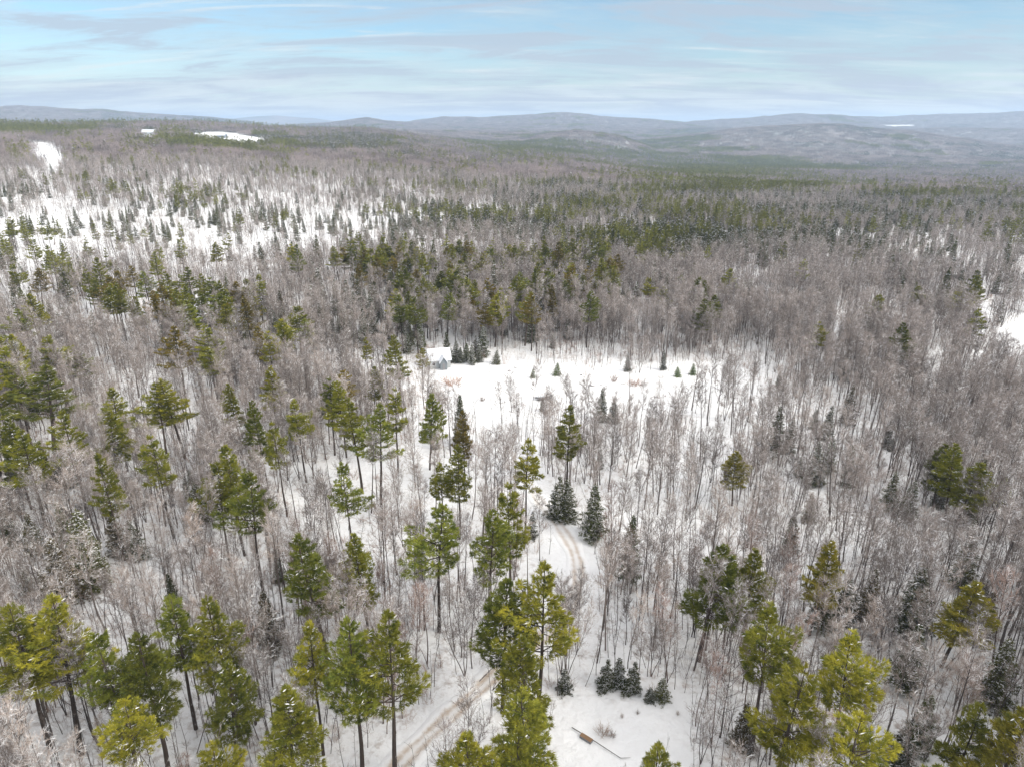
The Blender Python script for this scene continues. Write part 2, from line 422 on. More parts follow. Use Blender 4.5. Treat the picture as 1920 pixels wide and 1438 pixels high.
ca = me.attributes.new('cover', 'FLOAT', 'POINT'); ca.data.foreach_set('value', cov.astype(np.float32))
cb = me.attributes.new('farwood', 'FLOAT', 'POINT'); cb.data.foreach_set('value', fwd.astype(np.float32))
ground = link(bpy.data.objects.new('ground', me)); tag(ground, 'snow covered ground of the woods, clearings and far hills', None, None, 'structure')

# driveway ribbon
M_ROAD, nt, b = new_mat('snowy_dirt', 0.8)
uvn = N(nt, 'ShaderNodeAttribute'); uvn.attribute_name = 'across'
al = N(nt, 'ShaderNodeAttribute'); al.attribute_name = 'snowed'
g = N(nt, 'ShaderNodeNewGeometry'); n1 = noise(nt, g.outputs['Position'], 0.5, 5, 0.65); n2 = noise(nt, g.outputs['Position'], 2.2, 4, 0.7)
edge = mathn(nt, 'ADD', mathn(nt, 'ABSOLUTE', uvn.outputs['Fac']), mathn(nt, 'MULTIPLY_ADD', n1, 0.7, -0.35))
rut = mathn(nt, 'ABSOLUTE', mathn(nt, 'SUBTRACT', mathn(nt, 'ABSOLUTE', uvn.outputs['Fac']), 0.34))
rut = ramp(nt, mathn(nt, 'ADD', rut, mathn(nt, 'MULTIPLY_ADD', n1, 0.5, -0.25)), [(0.05, 1.0), (0.28, 0.25)])
dirt = mathn(nt, 'MULTIPLY', ramp(nt, edge, [(0.30, 1.0), (0.66, 0.0)]), rut)
dirt = mathn(nt, 'MULTIPLY', dirt, ramp(nt, n2, [(0.25, 0.55), (0.6, 1.0)]))
dirt = mathn(nt, 'MULTIPLY', dirt, mathn(nt, 'SUBTRACT', 1.0, al.outputs['Fac'], clamp=True))
dc = mixc(nt, n2, (0.30, 0.23, 0.175), (0.54, 0.45, 0.37))
c = mixc(nt, mathn(nt, 'MULTIPLY', dirt, 1.0, clamp=True), (0.74, 0.745, 0.76), dc)
nt.links.new(c, b.inputs['Base Color'])
bp = N(nt, 'ShaderNodeBump'); bp.inputs['Strength'].default_value = 0.5; bp.inputs['Distance'].default_value = 0.2
nt.links.new(n2, bp.inputs['Height']); nt.links.new(bp.outputs[0], b.inputs['Normal'])
T = np.gradient(road, axis=0); T /= np.linalg.norm(T, axis=1)[:, None]; Nn = np.stack([T[:, 1], -T[:, 0]], 1)
acr = np.array([-1, -0.8, -0.5, -0.2, 0.2, 0.5, 0.8, 1.0]); lift = np.array([-0.25, 0.22, 0.07, 0.05, 0.05, 0.07, 0.22, -0.25])
RW = 2.3 + 0.3 * np.sin(np.arange(len(road)) * 0.37)
RP = road[:, None] + Nn[:, None] * (acr[None, :, None] * RW[:, None, None])
RZ = terrain(RP[..., 0], RP[..., 1]); RZ = np.maximum(RZ, terrain(road[:, 0], road[:, 1])[:, None] - 0.02) + lift[None]
V = np.concatenate([RP, RZ[..., None]], -1).reshape(-1, 3); k = len(acr)
Fc = []
for i in range(len(road) - 1):
    for j in range(k - 1):
        a = i * k + j; Fc += [(a, a + 1, a + k + 1), (a, a + k + 1, a + k)]
me = make_mesh('driveway', (V, np.array(Fc), np.zeros(len(Fc), int)), [M_ROAD], True)
t_ = np.linspace(0, 1, len(road)); snowed = np.interp(t_, [0, 0.3, 0.5, 0.62, 0.75, 1], [0, 0.0, 0.15, 0.45, 0.95, 1])
at = me.attributes.new('across', 'FLOAT', 'POINT'); at.data.foreach_set('value', np.tile(acr, len(road)).astype(np.float32))
at = me.attributes.new('snowed', 'FLOAT', 'POINT'); at.data.foreach_set('value', np.repeat(snowed, k).astype(np.float32))
tag(link(bpy.data.objects.new('driveway', me)), 'narrow snowy dirt driveway curving through the woods', None, None, 'structure')

# ------------------------------------------------------------------ tree builders (arrays, metres, base at the origin)
def bend_path(rng, p, d, L, n, curl=0.1, up=0.0):
    pts = [np.array(p, float)]; d = unit(d)
    for i in range(n):
        d = unit(d + rng.normal(0, curl, 3) + np.array([0, 0, up])); pts.append(pts[-1] + d * L / n)
    return np.array(pts)

def bare_tree(seed, H, spread, lod=0, fork=False, cs=0.36):
    """returns (trunk arrays, crown arrays)"""
    rng = np.random.default_rng(seed); tr = MB(); cr = MB()
    r0 = 0.0085 * H * (0.8 + 0.4 * rng.random())
    thick = (1.0, 1.5, 2.6)[lod]
    stems = []
    nst = 1 if not fork else int(rng.integers(2, 4))
    for s in range(nst):
        d = np.array([rng.normal(0, 0.05), rng.normal(0, 0.05), 1]) if nst == 1 else np.array([*(rng.normal(0, 0.16, 2)), 1])
        n = (9, 6, 3)[lod]
        pts = bend_path(rng, (rng.normal(0, 0.1), rng.normal(0, 0.1), -0.3), d, H * (1 if s == 0 else 0.85), n, 0.045, 0.05)
        rad = np.linspace(1, 0.12, n + 1) ** 1.1 * r0 * (1 if nst == 1 else 0.75) * (1, 1.1, 1.4)[lod]
        tube(tr, pts, rad, (6, 4, 3)[lod]); stems.append((pts, rad))
    for pts, rad in stems:
        nl = int((20, 13, 8)[lod] * (1 if nst == 1 else 0.7))
        n = len(pts) - 1
        for i in range(nl):
            t = cs + (0.99 - cs) * (i + rng.random()) / nl
            f = t * n; k = min(int(f), n - 1); p = pts[k] + (pts[k + 1] - pts[k]) * (f - k)
            a = i * 2.4 + rng.random(); el = rng.uniform(0.5, 1.05)
            d = np.array([math.cos(a) * math.cos(el), math.sin(a) * math.cos(el), math.sin(el)])
            L = spread * (1.12 - 1.1 * abs(t - (cs + 1) / 2)) * rng.uniform(0.55, 1.1) * (1 - 0.45 * max(0, t - 0.7) / 0.3)
            q = bend_path(rng, p, d, L, (5, 3, 2)[lod], 0.16, 0.06)
            rl = max(0.012, rad[k] * 0.45)
            tube(tr, q, np.linspace(rl, 0.014 * thick, len(q)), (4, 3, 3)[lod])
            nb = (8, 5, 3)[lod]
            for b_ in range(nb):
                u = 0.25 + 0.75 * (b_ + rng.random()) / nb; ff = u * (len(q) - 1); kk = min(int(ff), len(q) - 2)
                pp = q[kk] + (q[kk + 1] - q[kk]) * (ff - kk)
                dd = unit(unit(q[kk + 1] - q[kk]) + rng.normal(0, 0.55, 3) + np.array([0, 0, 0.15]))
                LL = rng.uniform(0.35, 0.6) * L * (1.1 - 0.4 * u) + 0.35
                s = bend_path(rng, pp, dd, LL, (3, 2, 1)[lod], 0.2, 0.05)
                tube(cr, s, np.linspace(0.022, 0.011, len(s)) * thick * (1.0, 1.1, 1.3)[lod], 3)
                for w_ in range((7, 4, 2)[lod]):
                    v = rng.random(); fz = v * (len(s) - 1); kz = min(int(fz), len(s) - 2)
                    p3 = s[kz] + (s[kz + 1] - s[kz]) * (fz - kz); d3 = unit(unit(s[kz + 1] - s[kz]) + rng.normal(0, 0.6, 3) + np.array([0, 0, 0.2]))
                    L3 = rng.uniform(0.3, 0.75) * (1, 1.1, 1.5)[lod]
                    tube(cr, np.array([p3, p3 + d3 * L3]), [0.012 * thick, 0.007 * thick], 3)
    return tr.arrays(), cr.arrays()

def conifer(seed, H, cb, R, style, lod=0, snow=0.0, gap=0.15):
    """style 'pine' (plates of long soft needles on long bare bole) or 'spruce' (dense drooping cone)"""
    rng = np.random.default_rng(seed); tr = MB(); cr = MB()
    n = 10; pts = bend_path(rng, (0, 0, -0.4), (rng.normal(0, .03), rng.normal(0, .03), 1), H + 0.2, n, 0.02 if style == 'pine' else 0.008, 0.06)
    r0 = 0.0125 * H
    rad = np.linspace(1, 0.08, n + 1) * r0
    if lod < 2: tube(tr, pts, rad, (7, 5)[lod])
    else: tube(tr, pts[[0, 5, 10]], rad[[0, 5, 10]], 3)
    def at(z):
        f = np.clip((z / H), 0, 1) * n; k = min(int(f), n - 1); return pts[k] + (pts[k + 1] - pts[k]) * (f - k)
    z = cb * H; step = {'pine': (0.80, 1.2, 2.0), 'spruce': (0.45, 0.75, 1.5)}[style][lod]
    lobes = rng.uniform(0.55, 1.25, 8); TC = []; TD = []; TS = []
    skip = rng.random(40)
    wi = 0
    while z < H - 0.25:
        t = (z - cb * H) / (H - cb * H); wi += 1
        if style == 'pine':
            prof = min(1.0, (t + 0.35) * 2.0) * (1 - t ** 1.25) ** 0.8 + 0.06
            nbr = int(rng.integers(4, 7)) if lod < 2 else 4
            ok = skip[wi % 40] > gap * 0.6
        else:
            prof = (1 - t) ** 0.85 * min(1, (t + 0.12) * 6) + 0.03
            nbr = int(rng.integers(6, 9)) if lod < 2 else 5
            ok = True; gap_s = 0.14
        if ok:
            a0 = rng.random() * 6.28
            for b_ in range(nbr):
                if rng.random() < (gap if style == 'pine' else gap_s): continue
                a = a0 + b_ * 6.283 / nbr + rng.normal(0, 0.3)
                lob = lobes[int(a / 6.283 * 8) % 8] if style == 'pine' else 1.0
                L = max(0.35, R * prof * lob * rng.uniform(0.55, 1.25) if style == 'pine' else R * prof * rng.uniform(0.6, 1.15) * (0.8 + 0.3 * lobes[int(a / 6.283 * 8) % 8]))
                el = (rng.uniform(-0.05, 0.28) + 0.7 * t * t) if style == 'pine' else (-0.28 + 0.75 * t + rng.normal(0, 0.06))
                d = np.array([math.cos(a) * math.cos(el), math.sin(a) * math.cos(el), math.sin(el)])
                q = bend_path(rng, at(z), d, L, 3, 0.07, 0.05 if style == 'pine' else 0.04)
                if lod < 2: tube(tr, q, np.linspace(max(0.03, 0.02 * L), 0.012, 4), 3)
                nt_ = max(2, int(L * {'pine': (12.5, 4.6, 1.6), 'spruce': (7.5, 3.4, 1.4)}[style][lod]))
                side = unit(np.cross(d, (0, 0, 1)))
                for k_ in range(nt_):
                    u = (k_ + rng.random()) / nt_; u = (0.28 + 0.72 * u) if style == 'pine' else (0.12 + 0.88 * u)
                    f = u * 3; kk = min(int(f), 2); p = q[kk] + (q[kk + 1] - q[kk]) * (f - kk)
                    wdt = L * (0.34 if style == 'pine' else 0.28) * math.sin(math.pi * min(1, u * 0.85 + 0.1)) + 0.05
                    off = rng.uniform(-1, 1) * wdt
                    TC.append(p + side * off + np.array([0, 0, rng.normal(0.05, 0.08) - (0.25 * abs(off) if style == 'spruce' else 0)]))
                    TD.append(unit(d + side * off / (wdt + .01) * 0.7)); TS.append(1 - 0.3 * t)
        z += step * rng.uniform(0.75, 1.25)
    # leader
    for k_ in range(4): TC.append(at(H - 0.15 * k_)); TD.append(np.array([0, 0, 1.0])); TS.append(0.6)
    TC = np.array(TC); TD = np.array(TD); TS = np.array(TS)
    if style == 'pine': nk, L0, W0, jit = ((13, 0.66, 0.032), (8, 0.95, 0.09), (5, 1.5, 0.32))[lod] + (0.42,)
    else: nk, L0, W0, jit = ((10, 0.45, 0.038), (7, 0.75, 0.10), (4, 1.35, 0.30))[lod] + (0.6,)
    m = len(TC)
    C = np.repeat(TC, nk, 0); D = np.repeat(TD, nk, 0) + rng.normal(0, jit, (m * nk, 3)) + np.array([0, 0, 0.3 if style == 'pine' else -0.1])
    D /= np.linalg.norm(D, axis=1)[:, None]
    Ls = L0 * rng.uniform(0.6, 1.15, m * nk) * np.repeat(TS, nk)
    kites(cr, C, D * Ls[:, None], W0 * rng.uniform(0.7, 1.2, m * nk), 0, rng=rng)
    if snow > 0:
        sel = rng.random(m) < snow; C = TC[sel] + np.array([0, 0, 0.07]); k3 = 3
        C = np.repeat(C, k3, 0); q = len(C)
        if q:
            D = rng.normal(0, 1, (q, 3)) * np.array([1, 1, 0.18]) + np.repeat(TD[sel], k3, 0) * 0.5; D /= np.linalg.norm(D, axis=1)[:, None]
            kites(cr, C + rng.normal(0, 0.05, (q, 3)), D * (L0 * 0.85), W0 * rng.uniform(1.3, 2.3, q), 1, S=np.cross(D, np.tile([0, 0, 1.0], (q, 1)) + rng.normal(0, .25, (q, 3))) * -1, rng=rng)
    return tr.arrays(), cr.arrays()

def brush(seed, H, n, lod=0):
    rng = np.random.default_rng(seed); mb = MB()
    for i in range(n):
        a = rng.random() * 6.28; rr_ = rng.random() * H * 0.25
        el = rng.uniform(0.9, 1.5); d = np.array([math.cos(a) * math.cos(el), math.sin(a) * math.cos(el), math.sin(el)])
        q = bend_path(rng, (math.cos(a) * rr_, math.sin(a) * rr_, -0.1), d, H * rng.uniform(0.5, 1), 3, 0.1, 0.0)
        tube(mb, q, np.linspace(0.022, 0.008, 4) * (1 if lod == 0 else 1.6), 3)
        for k in range(8 if lod == 0 else 4):
            u = rng.uniform(0.3, 1) * 3; kk = min(int(u), 2); p = q[kk] + (q[kk + 1] - q[kk]) * (u - kk)
            dd = unit(d + rng.normal(0, 0.6, 3)); L = rng.uniform(0.25, 0.7) * (H / 2.2) ** 0.5
            tube(mb, np.array([p, p + dd * L]), [0.009 * (1 if lod == 0 else 2), 0.005 * (1 if lod == 0 else 2)], 3)
    return mb.arrays()

def join(parts):
    """parts: list of (arrays, material offset)"""
    V = []; Fs = []; Ms = []; n = 0
    for (v, f, m), off in parts:
        V.append(v); Fs.append(f + n); Ms.append(m + off); n += len(v)
    return np.vstack(V), np.vstack(Fs), np.concatenate(Ms)

def xform(arr, x, y, z, rz, s):
    v, f, m = arr; c, s_ = math.cos(rz), math.sin(rz)
    v2 = np.stack([(v[:, 0] * c - v[:, 1] * s_) * s + x, (v[:, 0] * s_ + v[:, 1] * c) * s + y, v[:, 2] * s + z], 1)
    return v2, f, m

# prototype sets: near (own trunk and crown meshes) and woods
def hue(*c): return (*c, 1.0)
BARE_SPEC = [(101, 17, 3.0, False, .5), (102, 19, 3.4, False, .55), (103, 15, 2.4, False, .45), (104, 18, 4.4, True, .35), (105, 14, 3.6, True, .3), (106, 20, 2.8, False, .6), (107, 10, 1.7, False, .35), (108, 12, 2.0, False, .45), (109, 18, 2.4, False, .62), (110, 16, 4.8, False, .28)]
bare_hi = []
for s, H, sp, fk, cs in BARE_SPEC:
    t, c = bare_tree(s, H, sp, 0, fk, cs)
    bare_hi.append((make_mesh('bare_trunk', t, [M_BARK]), make_mesh('bare_crown', c, [M_TWIG]), H, join([(t, 0), (c, 1)])))
PINE_SPEC = [(201, 22, 0.48, 4.0, .14), (202, 23, 0.42, 4.2, .12), (203, 20, 0.52, 3.7, .2), (204, 24, 0.45, 3.8, .24), (205, 19, 0.40, 3.5, .06), (206, 22, 0.55, 4.8, .3)]
pine_hi = []
for s, H, cbf, R, gp in PINE_SPEC:
    t, c = conifer(s, H, cbf, R, 'pine', 0, 0.03, gp)
    pine_hi.append((make_mesh('pine_trunk', t, [M_PBARK]), make_mesh('pine_crown', c, [M_PINE, M_SNOWC]), H, join([(t, 0), (c, 1)])))
SPR_SPEC = [(301, 10, 0.06, 2.3, 0.40), (302, 13, 0.08, 2.6, 0.30), (303, 8, 0.04, 2.0, 0.5), (304, 15, 0.15, 2.9, 0.12), (305, 12, 0.05, 3.2, 0.22)]
spr_hi = []
for s, H, cbf, R, sn in SPR_SPEC:
    t, c = conifer(s, H, cbf, R, 'spruce', 0, sn)
    spr_hi.append((make_mesh('spruce_trunk', t, [M_PBARK]), make_mesh('spruce_crown', c, [M_SPR, M_SNOWC]), H, join([(t, 0), (c, 1)])))

def proto_coll(name, items):
    """items: (arrays, materials, colour) -> collection of prototypes, not linked to the scene"""
    col = bpy.data.collections.new(name)
    for i, (arr, mats, colr) in enumerate(items):
        o = bpy.data.objects.new('%s_%02d' % (name, i), arr if isinstance(arr, bpy.types.Mesh) else make_mesh(name, arr, mats)); o.color = colr
        col.objects.link(o)
    return col, len(items)

def scatter(name, label, coll, pts, scl, rot, idx):
    """one stuff object: points carrying instances"""
    me = bpy.data.meshes.new(name); me.vertices.add(len(pts)); me.vertices.foreach_set('co', np.asarray(pts, np.float32).ravel())
    at = me.attributes.new('scl', 'FLOAT_VECTOR', 'POINT'); at.data.foreach_set('vector', np.asarray(scl, np.float32).ravel())
    at = me.attributes.new('rot', 'FLOAT_VECTOR', 'POINT'); at.data.foreach_set('vector', np.asarray(rot, np.float32).ravel())
    at = me.attributes.new('idx', 'INT', 'POINT'); at.data.foreach_set('value', np.asarray(idx, np.int32))
    o = link(bpy.data.objects.new(name, me))
    ng = bpy.data.node_groups.new(name, 'GeometryNodeTree')
    ng.interface.new_socket('Geometry', in_out='INPUT', socket_type='NodeSocketGeometry')
    ng.interface.new_socket('Geometry', in_out='OUTPUT', socket_type='NodeSocketGeometry')
    gi = ng.nodes.new('NodeGroupInput'); go = ng.nodes.new('NodeGroupOutput')
    ci = ng.nodes.new('GeometryNodeCollectionInfo'); ci.inputs['Collection'].default_value = coll
    ci.inputs['Separate Children'].default_value = True; ci.inputs['Reset Children'].default_value = True
    ip = ng.nodes.new('GeometryNodeInstanceOnPoints'); ip.inputs['Pick Instance'].default_value = True
    def na(n, t):
        a = ng.nodes.new('GeometryNodeInputNamedAttribute'); a.data_type = t; a.inputs['Name'].default_value = n
        return [s for s in a.outputs if s.enabled and s.name == 'Attribute'][0]
    L = ng.links.new
    L(gi.outputs[0], ip.inputs['Points']); L(ci.outputs[0], ip.inputs['Instance'])
    L(na('idx', 'INT'), ip.inputs['Instance Index']); L(na('scl', 'FLOAT_VECTOR'), ip.inputs['Scale'])
    L(na('rot', 'FLOAT_VECTOR'), ip.inputs['Rotation']); L(ip.outputs[0], go.inputs[0])
    md = o.modifiers.new('woods', 'NODES'); md.node_group = ng
    tag(o, label, None, None, 'stuff'); return o

# ------------------------------------------------------------------ things placed one by one
NEARR, MIDR = 300.0, 1000.0
G_PINE = 'white pines standing above the bare woods'; G_SPR = 'spruces and cedars in the woods'; G_BARE = 'leafless trees in the near woods'
OLI = (1.04, 1.04, 0.8); YEL = (1.30, 1.22, 0.8); GRN = (0.84, 0.93, 0.82); DRK = (0.66, 0.70, 0.66); ORG = (1.12, 0.98, 0.75); BRN = (0.95, 0.72, 0.7)
# x, y of the tip in the photograph, height m, crown width m, colour, variant, label
PINES = [
 (70, 1138, 23, 9.5, YEL, 1, 'broad yellow-green pine crown at lower left, its left neighbour cut by the frame'),
 (5, 1128, 23, 8, OLI, 0, 'olive pine cut off by the left edge of the photo at lower left'),
 (192, 1190, 21, 7.5, GRN, 5, 'green pine leaning against a darker pine, above the bright yellow one'),
 (255, 1200, 21, 7, DRK, 3, 'dark green pine directly above and right of the bright yellow pine'),
 (312, 1112, 22, 6.8, GRN, 0, 'pale grey-green pine on a tall clean bole, left of its twin'),
 (402, 1126, 22, 7.4, OLI, 1, 'olive pine with lopsided crown, right of the pale grey-green one'),
 (405, 1252, 17, 5.6, DRK, 4, 'deep green narrow pine under the lopsided olive pine'),
 (222, 1318, 18, 6.4, YEL, 2, 'bright yellow pine near the lower left corner'),
 (517, 1287, 19, 6.8, OLI, 4, 'bushy olive pine at the bottom edge left of the tall twin pines'),
 (405, 1402, 18, 5.5, YEL, 2, 'yellow pine tip poking in at the bottom edge left of the bushy olive pine'),
 (585, 997, 23, 8.6, GRN, 1, 'tall deep green pine with tiered crown left of a small round one'),
 (676, 1006, 19, 5.4, OLI, 4, 'small rounded pine right of the tall deep green tiered pine'),
 (575, 1180, 20, 6.6, YEL, 5, 'thin yellowish pine left of the tall twin pines'),
 (650, 1172, 23, 6.6, GRN, 3, 'grey-green left one of the tall twin pines'),
 (716, 1170, 24, 8.2, OLI, 1, 'heavy dark olive right one of the tall twin pines'),
 (812, 950, 23, 9.4, GRN, 5, 'pine with wide flat green plates over bare trunks, left of the driveway'),
 (915, 945, 23, 7, GRN, 1, 'dark green pine touching a tall olive one beside the driveway bend'),
 (958, 905, 24, 6.6, OLI, 0, 'tall olive pine immediately left of the driveway bend'),
 (940, 1090, 22, 7, GRN, 3, 'loose green pine behind the big golden pine'),
 (1012, 1070, 25, 9.0, YEL, 1, 'big golden-olive pine in the centre beside the driveway'),
 (1000, 1200, 19, 6.2, OLI, 4, 'dark lower pine tucked under the big golden-olive pine'),
 (995, 1297, 20, 7.6, OLI, 0, 'olive pine with long right-hand boughs beside the small snowy clearing'),
 (880, 1357, 19, 7.4, YEL, 1, 'wide golden pine at the bottom edge right of the driveway mouth'),
 (962, 1372, 18, 5.8, OLI, 2, 'narrow olive pine between two wider pines at the bottom edge'),
 (1336, 1032, 20, 7.6, GRN, 4, 'round fresh green pine right of the driveway, the larger of a pair'),
 (1421, 1040, 18, 5.4, OLI, 4, 'smaller light-tipped pine of the pair right of the driveway'),
 (1552, 1010, 18, 5.4, ORG, 4, 'narrow rusty olive pine in the dense woods to the right'),
 (1812, 1082, 16, 7.0, ORG, 4, 'domed bronze pine in the dense woods far to the right'),
 (1455, 1142, 23, 8.4, OLI, 5, 'yellow-green pine with spreading tiers above another on the right'),
 (1492, 1247, 23, 8.2, YEL, 0, 'yellow-green pine directly below the spreading tiered one'),
 (1612, 1192, 22, 8.6, YEL, 5, 'light pine with drooping right-hand boughs over a patch of snow'),
 (1625, 1357, 20, 8.0, YEL, 2, 'pale yellow pine at the bottom edge below the drooping one'),
 (1832, 1312, 19, 5.6, OLI, 0, 'thin olive pine next to the orange pine in the lower right corner'),
 (1903, 1336, 21, 8.0, ORG, 4, 'orange-tinted pine in the lower right corner'),
 (1750, 1420, 18, 6.5, OLI, 4, 'olive pine tip at the bottom edge right of the pale yellow pine'),
 (1243, 1405, 17, 5.0, OLI, 2, 'sparse pine tip at the bottom edge of the small snowy clearing'),
 (985, 826, 22, 6.6, YEL, 2, 'lone golden pine above the driveway bend'),
 (425, 832, 23, 6.0, OLI, 3, 'highest pine of the three-pine cluster left of centre'),
 (398, 868, 21, 6.6, OLI, 5, 'left pine of the three-pine cluster left of centre'),
 (458, 884, 23, 8.2, GRN, 5, 'right pine with trailing low boughs in the three-pine cluster'),
 (480, 752, 22, 5.0, GRN, 4, 'dark narrow pine above a lighter one left of centre'),
 (515, 792, 21, 5.6, OLI, 2, 'light olive pine below the dark narrow one left of centre'),
 (556, 750, 20, 7.0, OLI, 5, 'flat-topped pine right of the dark narrow one'),
 (664, 748, 22, 7.6, OLI, 1, 'left pine of a dense dark clump below the cabin'),
 (700, 762, 23, 8.0, GRN, 1, 'middle pine of a dense dark clump below the cabin'),
 (736, 728, 21, 6.0, OLI, 0, 'right pine of a dense dark clump below the cabin'),
 (799, 740, 19, 6.0, GRN, 4, 'neat green cone-shaped pine just below the cabin'),
 (866, 772, 19, 4.4, BRN, 3, 'thin brownish pine right of the neat green one below the cabin'),
 (856, 838, 20, 5.4, OLI, 3, 'thin olive pine above the snowy side track'),
 (828, 868, 16, 6.0, OLI, 5, 'low loose pine on the snowy side track'),
 (645, 872, 21, 6.6, GRN, 5, 'sparse pine above the snowy side track left of centre'),
 (286, 817, 22, 6.6, OLI, 2, 'pale olive pine at the edge of the grey woods on the left'),
 (188, 852, 22, 5.0, OLI, 3, 'ragged two-tier pine in the grey woods on the left'),
 (115, 772, 22, 7.2, OLI, 1, 'full olive pine in the left woods below the wide dark pine'),
 (190, 777, 19, 6.6, OLI, 4, 'round olive pine right of the full olive one in the left woods'),
 (60, 692, 23, 14, DRK, 1, 'very wide dark pine at the left side of the woods'),
 (22, 705, 21, 8, DRK, 0, 'dark pine merging into the very wide one at the left edge'),
 (205, 732, 20, 9, OLI, 5, 'wide flat olive pine right of the very wide dark pine'),
 (318, 706, 21, 9, YEL, 1, 'light right half of a double-crowned pine clump in the left woods'),
 (285, 722, 20, 8, OLI, 1, 'dark left half of a double-crowned pine clump in the left woods'),
 (436, 722, 17, 5.2, OLI, 4, 'small round pine standing alone right of the double-crowned clump'),
 (500, 686, 19, 6, YEL, 4, 'small yellowish pine uphill of the flat-topped pine'),
 (613, 708, 20, 6.4, GRN, 0, 'left dark pine of a pair uphill of the dense clump'),
 (636, 712, 20, 6.0, OLI, 4, 'right olive pine of a pair uphill of the dense clump'),
 (1065, 762, 21, 6.0, OLI, 3, 'tall ragged pine standing below the big clearing'),
 (1385, 852, 12, 5.6, ORG, 4, 'lone small bronze pine in the pale woods right of centre'),
 (1778, 842, 15, 6.2, DRK, 4, 'dark left pine of the four-pine group on the right'),
 (1808, 836, 17, 6.0, OLI, 4, 'tallest pine of the four-pine group on the right'),
 (1822, 868, 15, 7.0, OLI, 4, 'front pine of the four-pine group on the right'),
 (1880, 892, 11, 3.6, OLI, 4, 'small pine standing apart right of the four-pine group'),
 (1540, 606, 17, 6.5, YEL, 2, 'lone yellow pine in the grey woods beyond the big clearing'),
 (35, 810, 21, 8, OLI, 1, 'olive pine low on the left edge below the very wide dark pine'),
 (12, 790, 20, 6, DRK, 4, 'dark pine at the left edge above the olive one'),
 (745, 628, 20, 6, OLI, 4, 'olive pine left of the cabin roof'),
 (685, 635, 15, 4, YEL, 2, 'small yellow pine left of the cabin among bare trees'),
 (790, 655, 13, 4.2, YEL, 2, 'small golden pine against the left wall of the cabin'),
 (695, 690, 15, 4.5, OLI, 4, 'small olive pine left of the cabin and below the golden ones'),
 (1695, 622, 13, 7, OLI, 4, 'dark olive pine clump in the woods beyond the right side track'),
 (795, 517, 20, 8, OLI, 1, 'big rounded pine in the belt of evergreens behind the cabin'),
 (835, 548, 19, 8, GRN, 1, 'grey-green pine in the belt of evergreens behind the cabin'),
 (985, 547, 20, 8.5, OLI, 1, 'broad olive pine at the right end of the belt behind the cabin'),
 (1040, 535, 19, 5, BRN, 4, 'rusty pine closing the right end of the belt behind the cabin'),
 (405, 547, 18, 9, GRN, 1, 'wide grey-green pine on the left slope under the snowy gap'),
 (215, 537, 19, 6, OLI, 0, 'upright olive pine on the left slope above the snowy gap'),
 (258, 556, 17, 5.5, OLI, 4, 'rounded olive pine next to the upright one on the left slope'),
 (545, 457, 19, 7, YEL, 0, 'light pine of the row below the open snowy slope'),
 (630, 461, 19, 8, OLI, 1, 'full pine of the row below the open snowy slope'),
 (398, 455, 16, 7, YEL, 4, 'leftmost light pine of the row below the open snowy slope'),
 (15, 407, 20, 8, OLI, 0, 'tall olive pine at the left edge on the open snowy slope'),
]
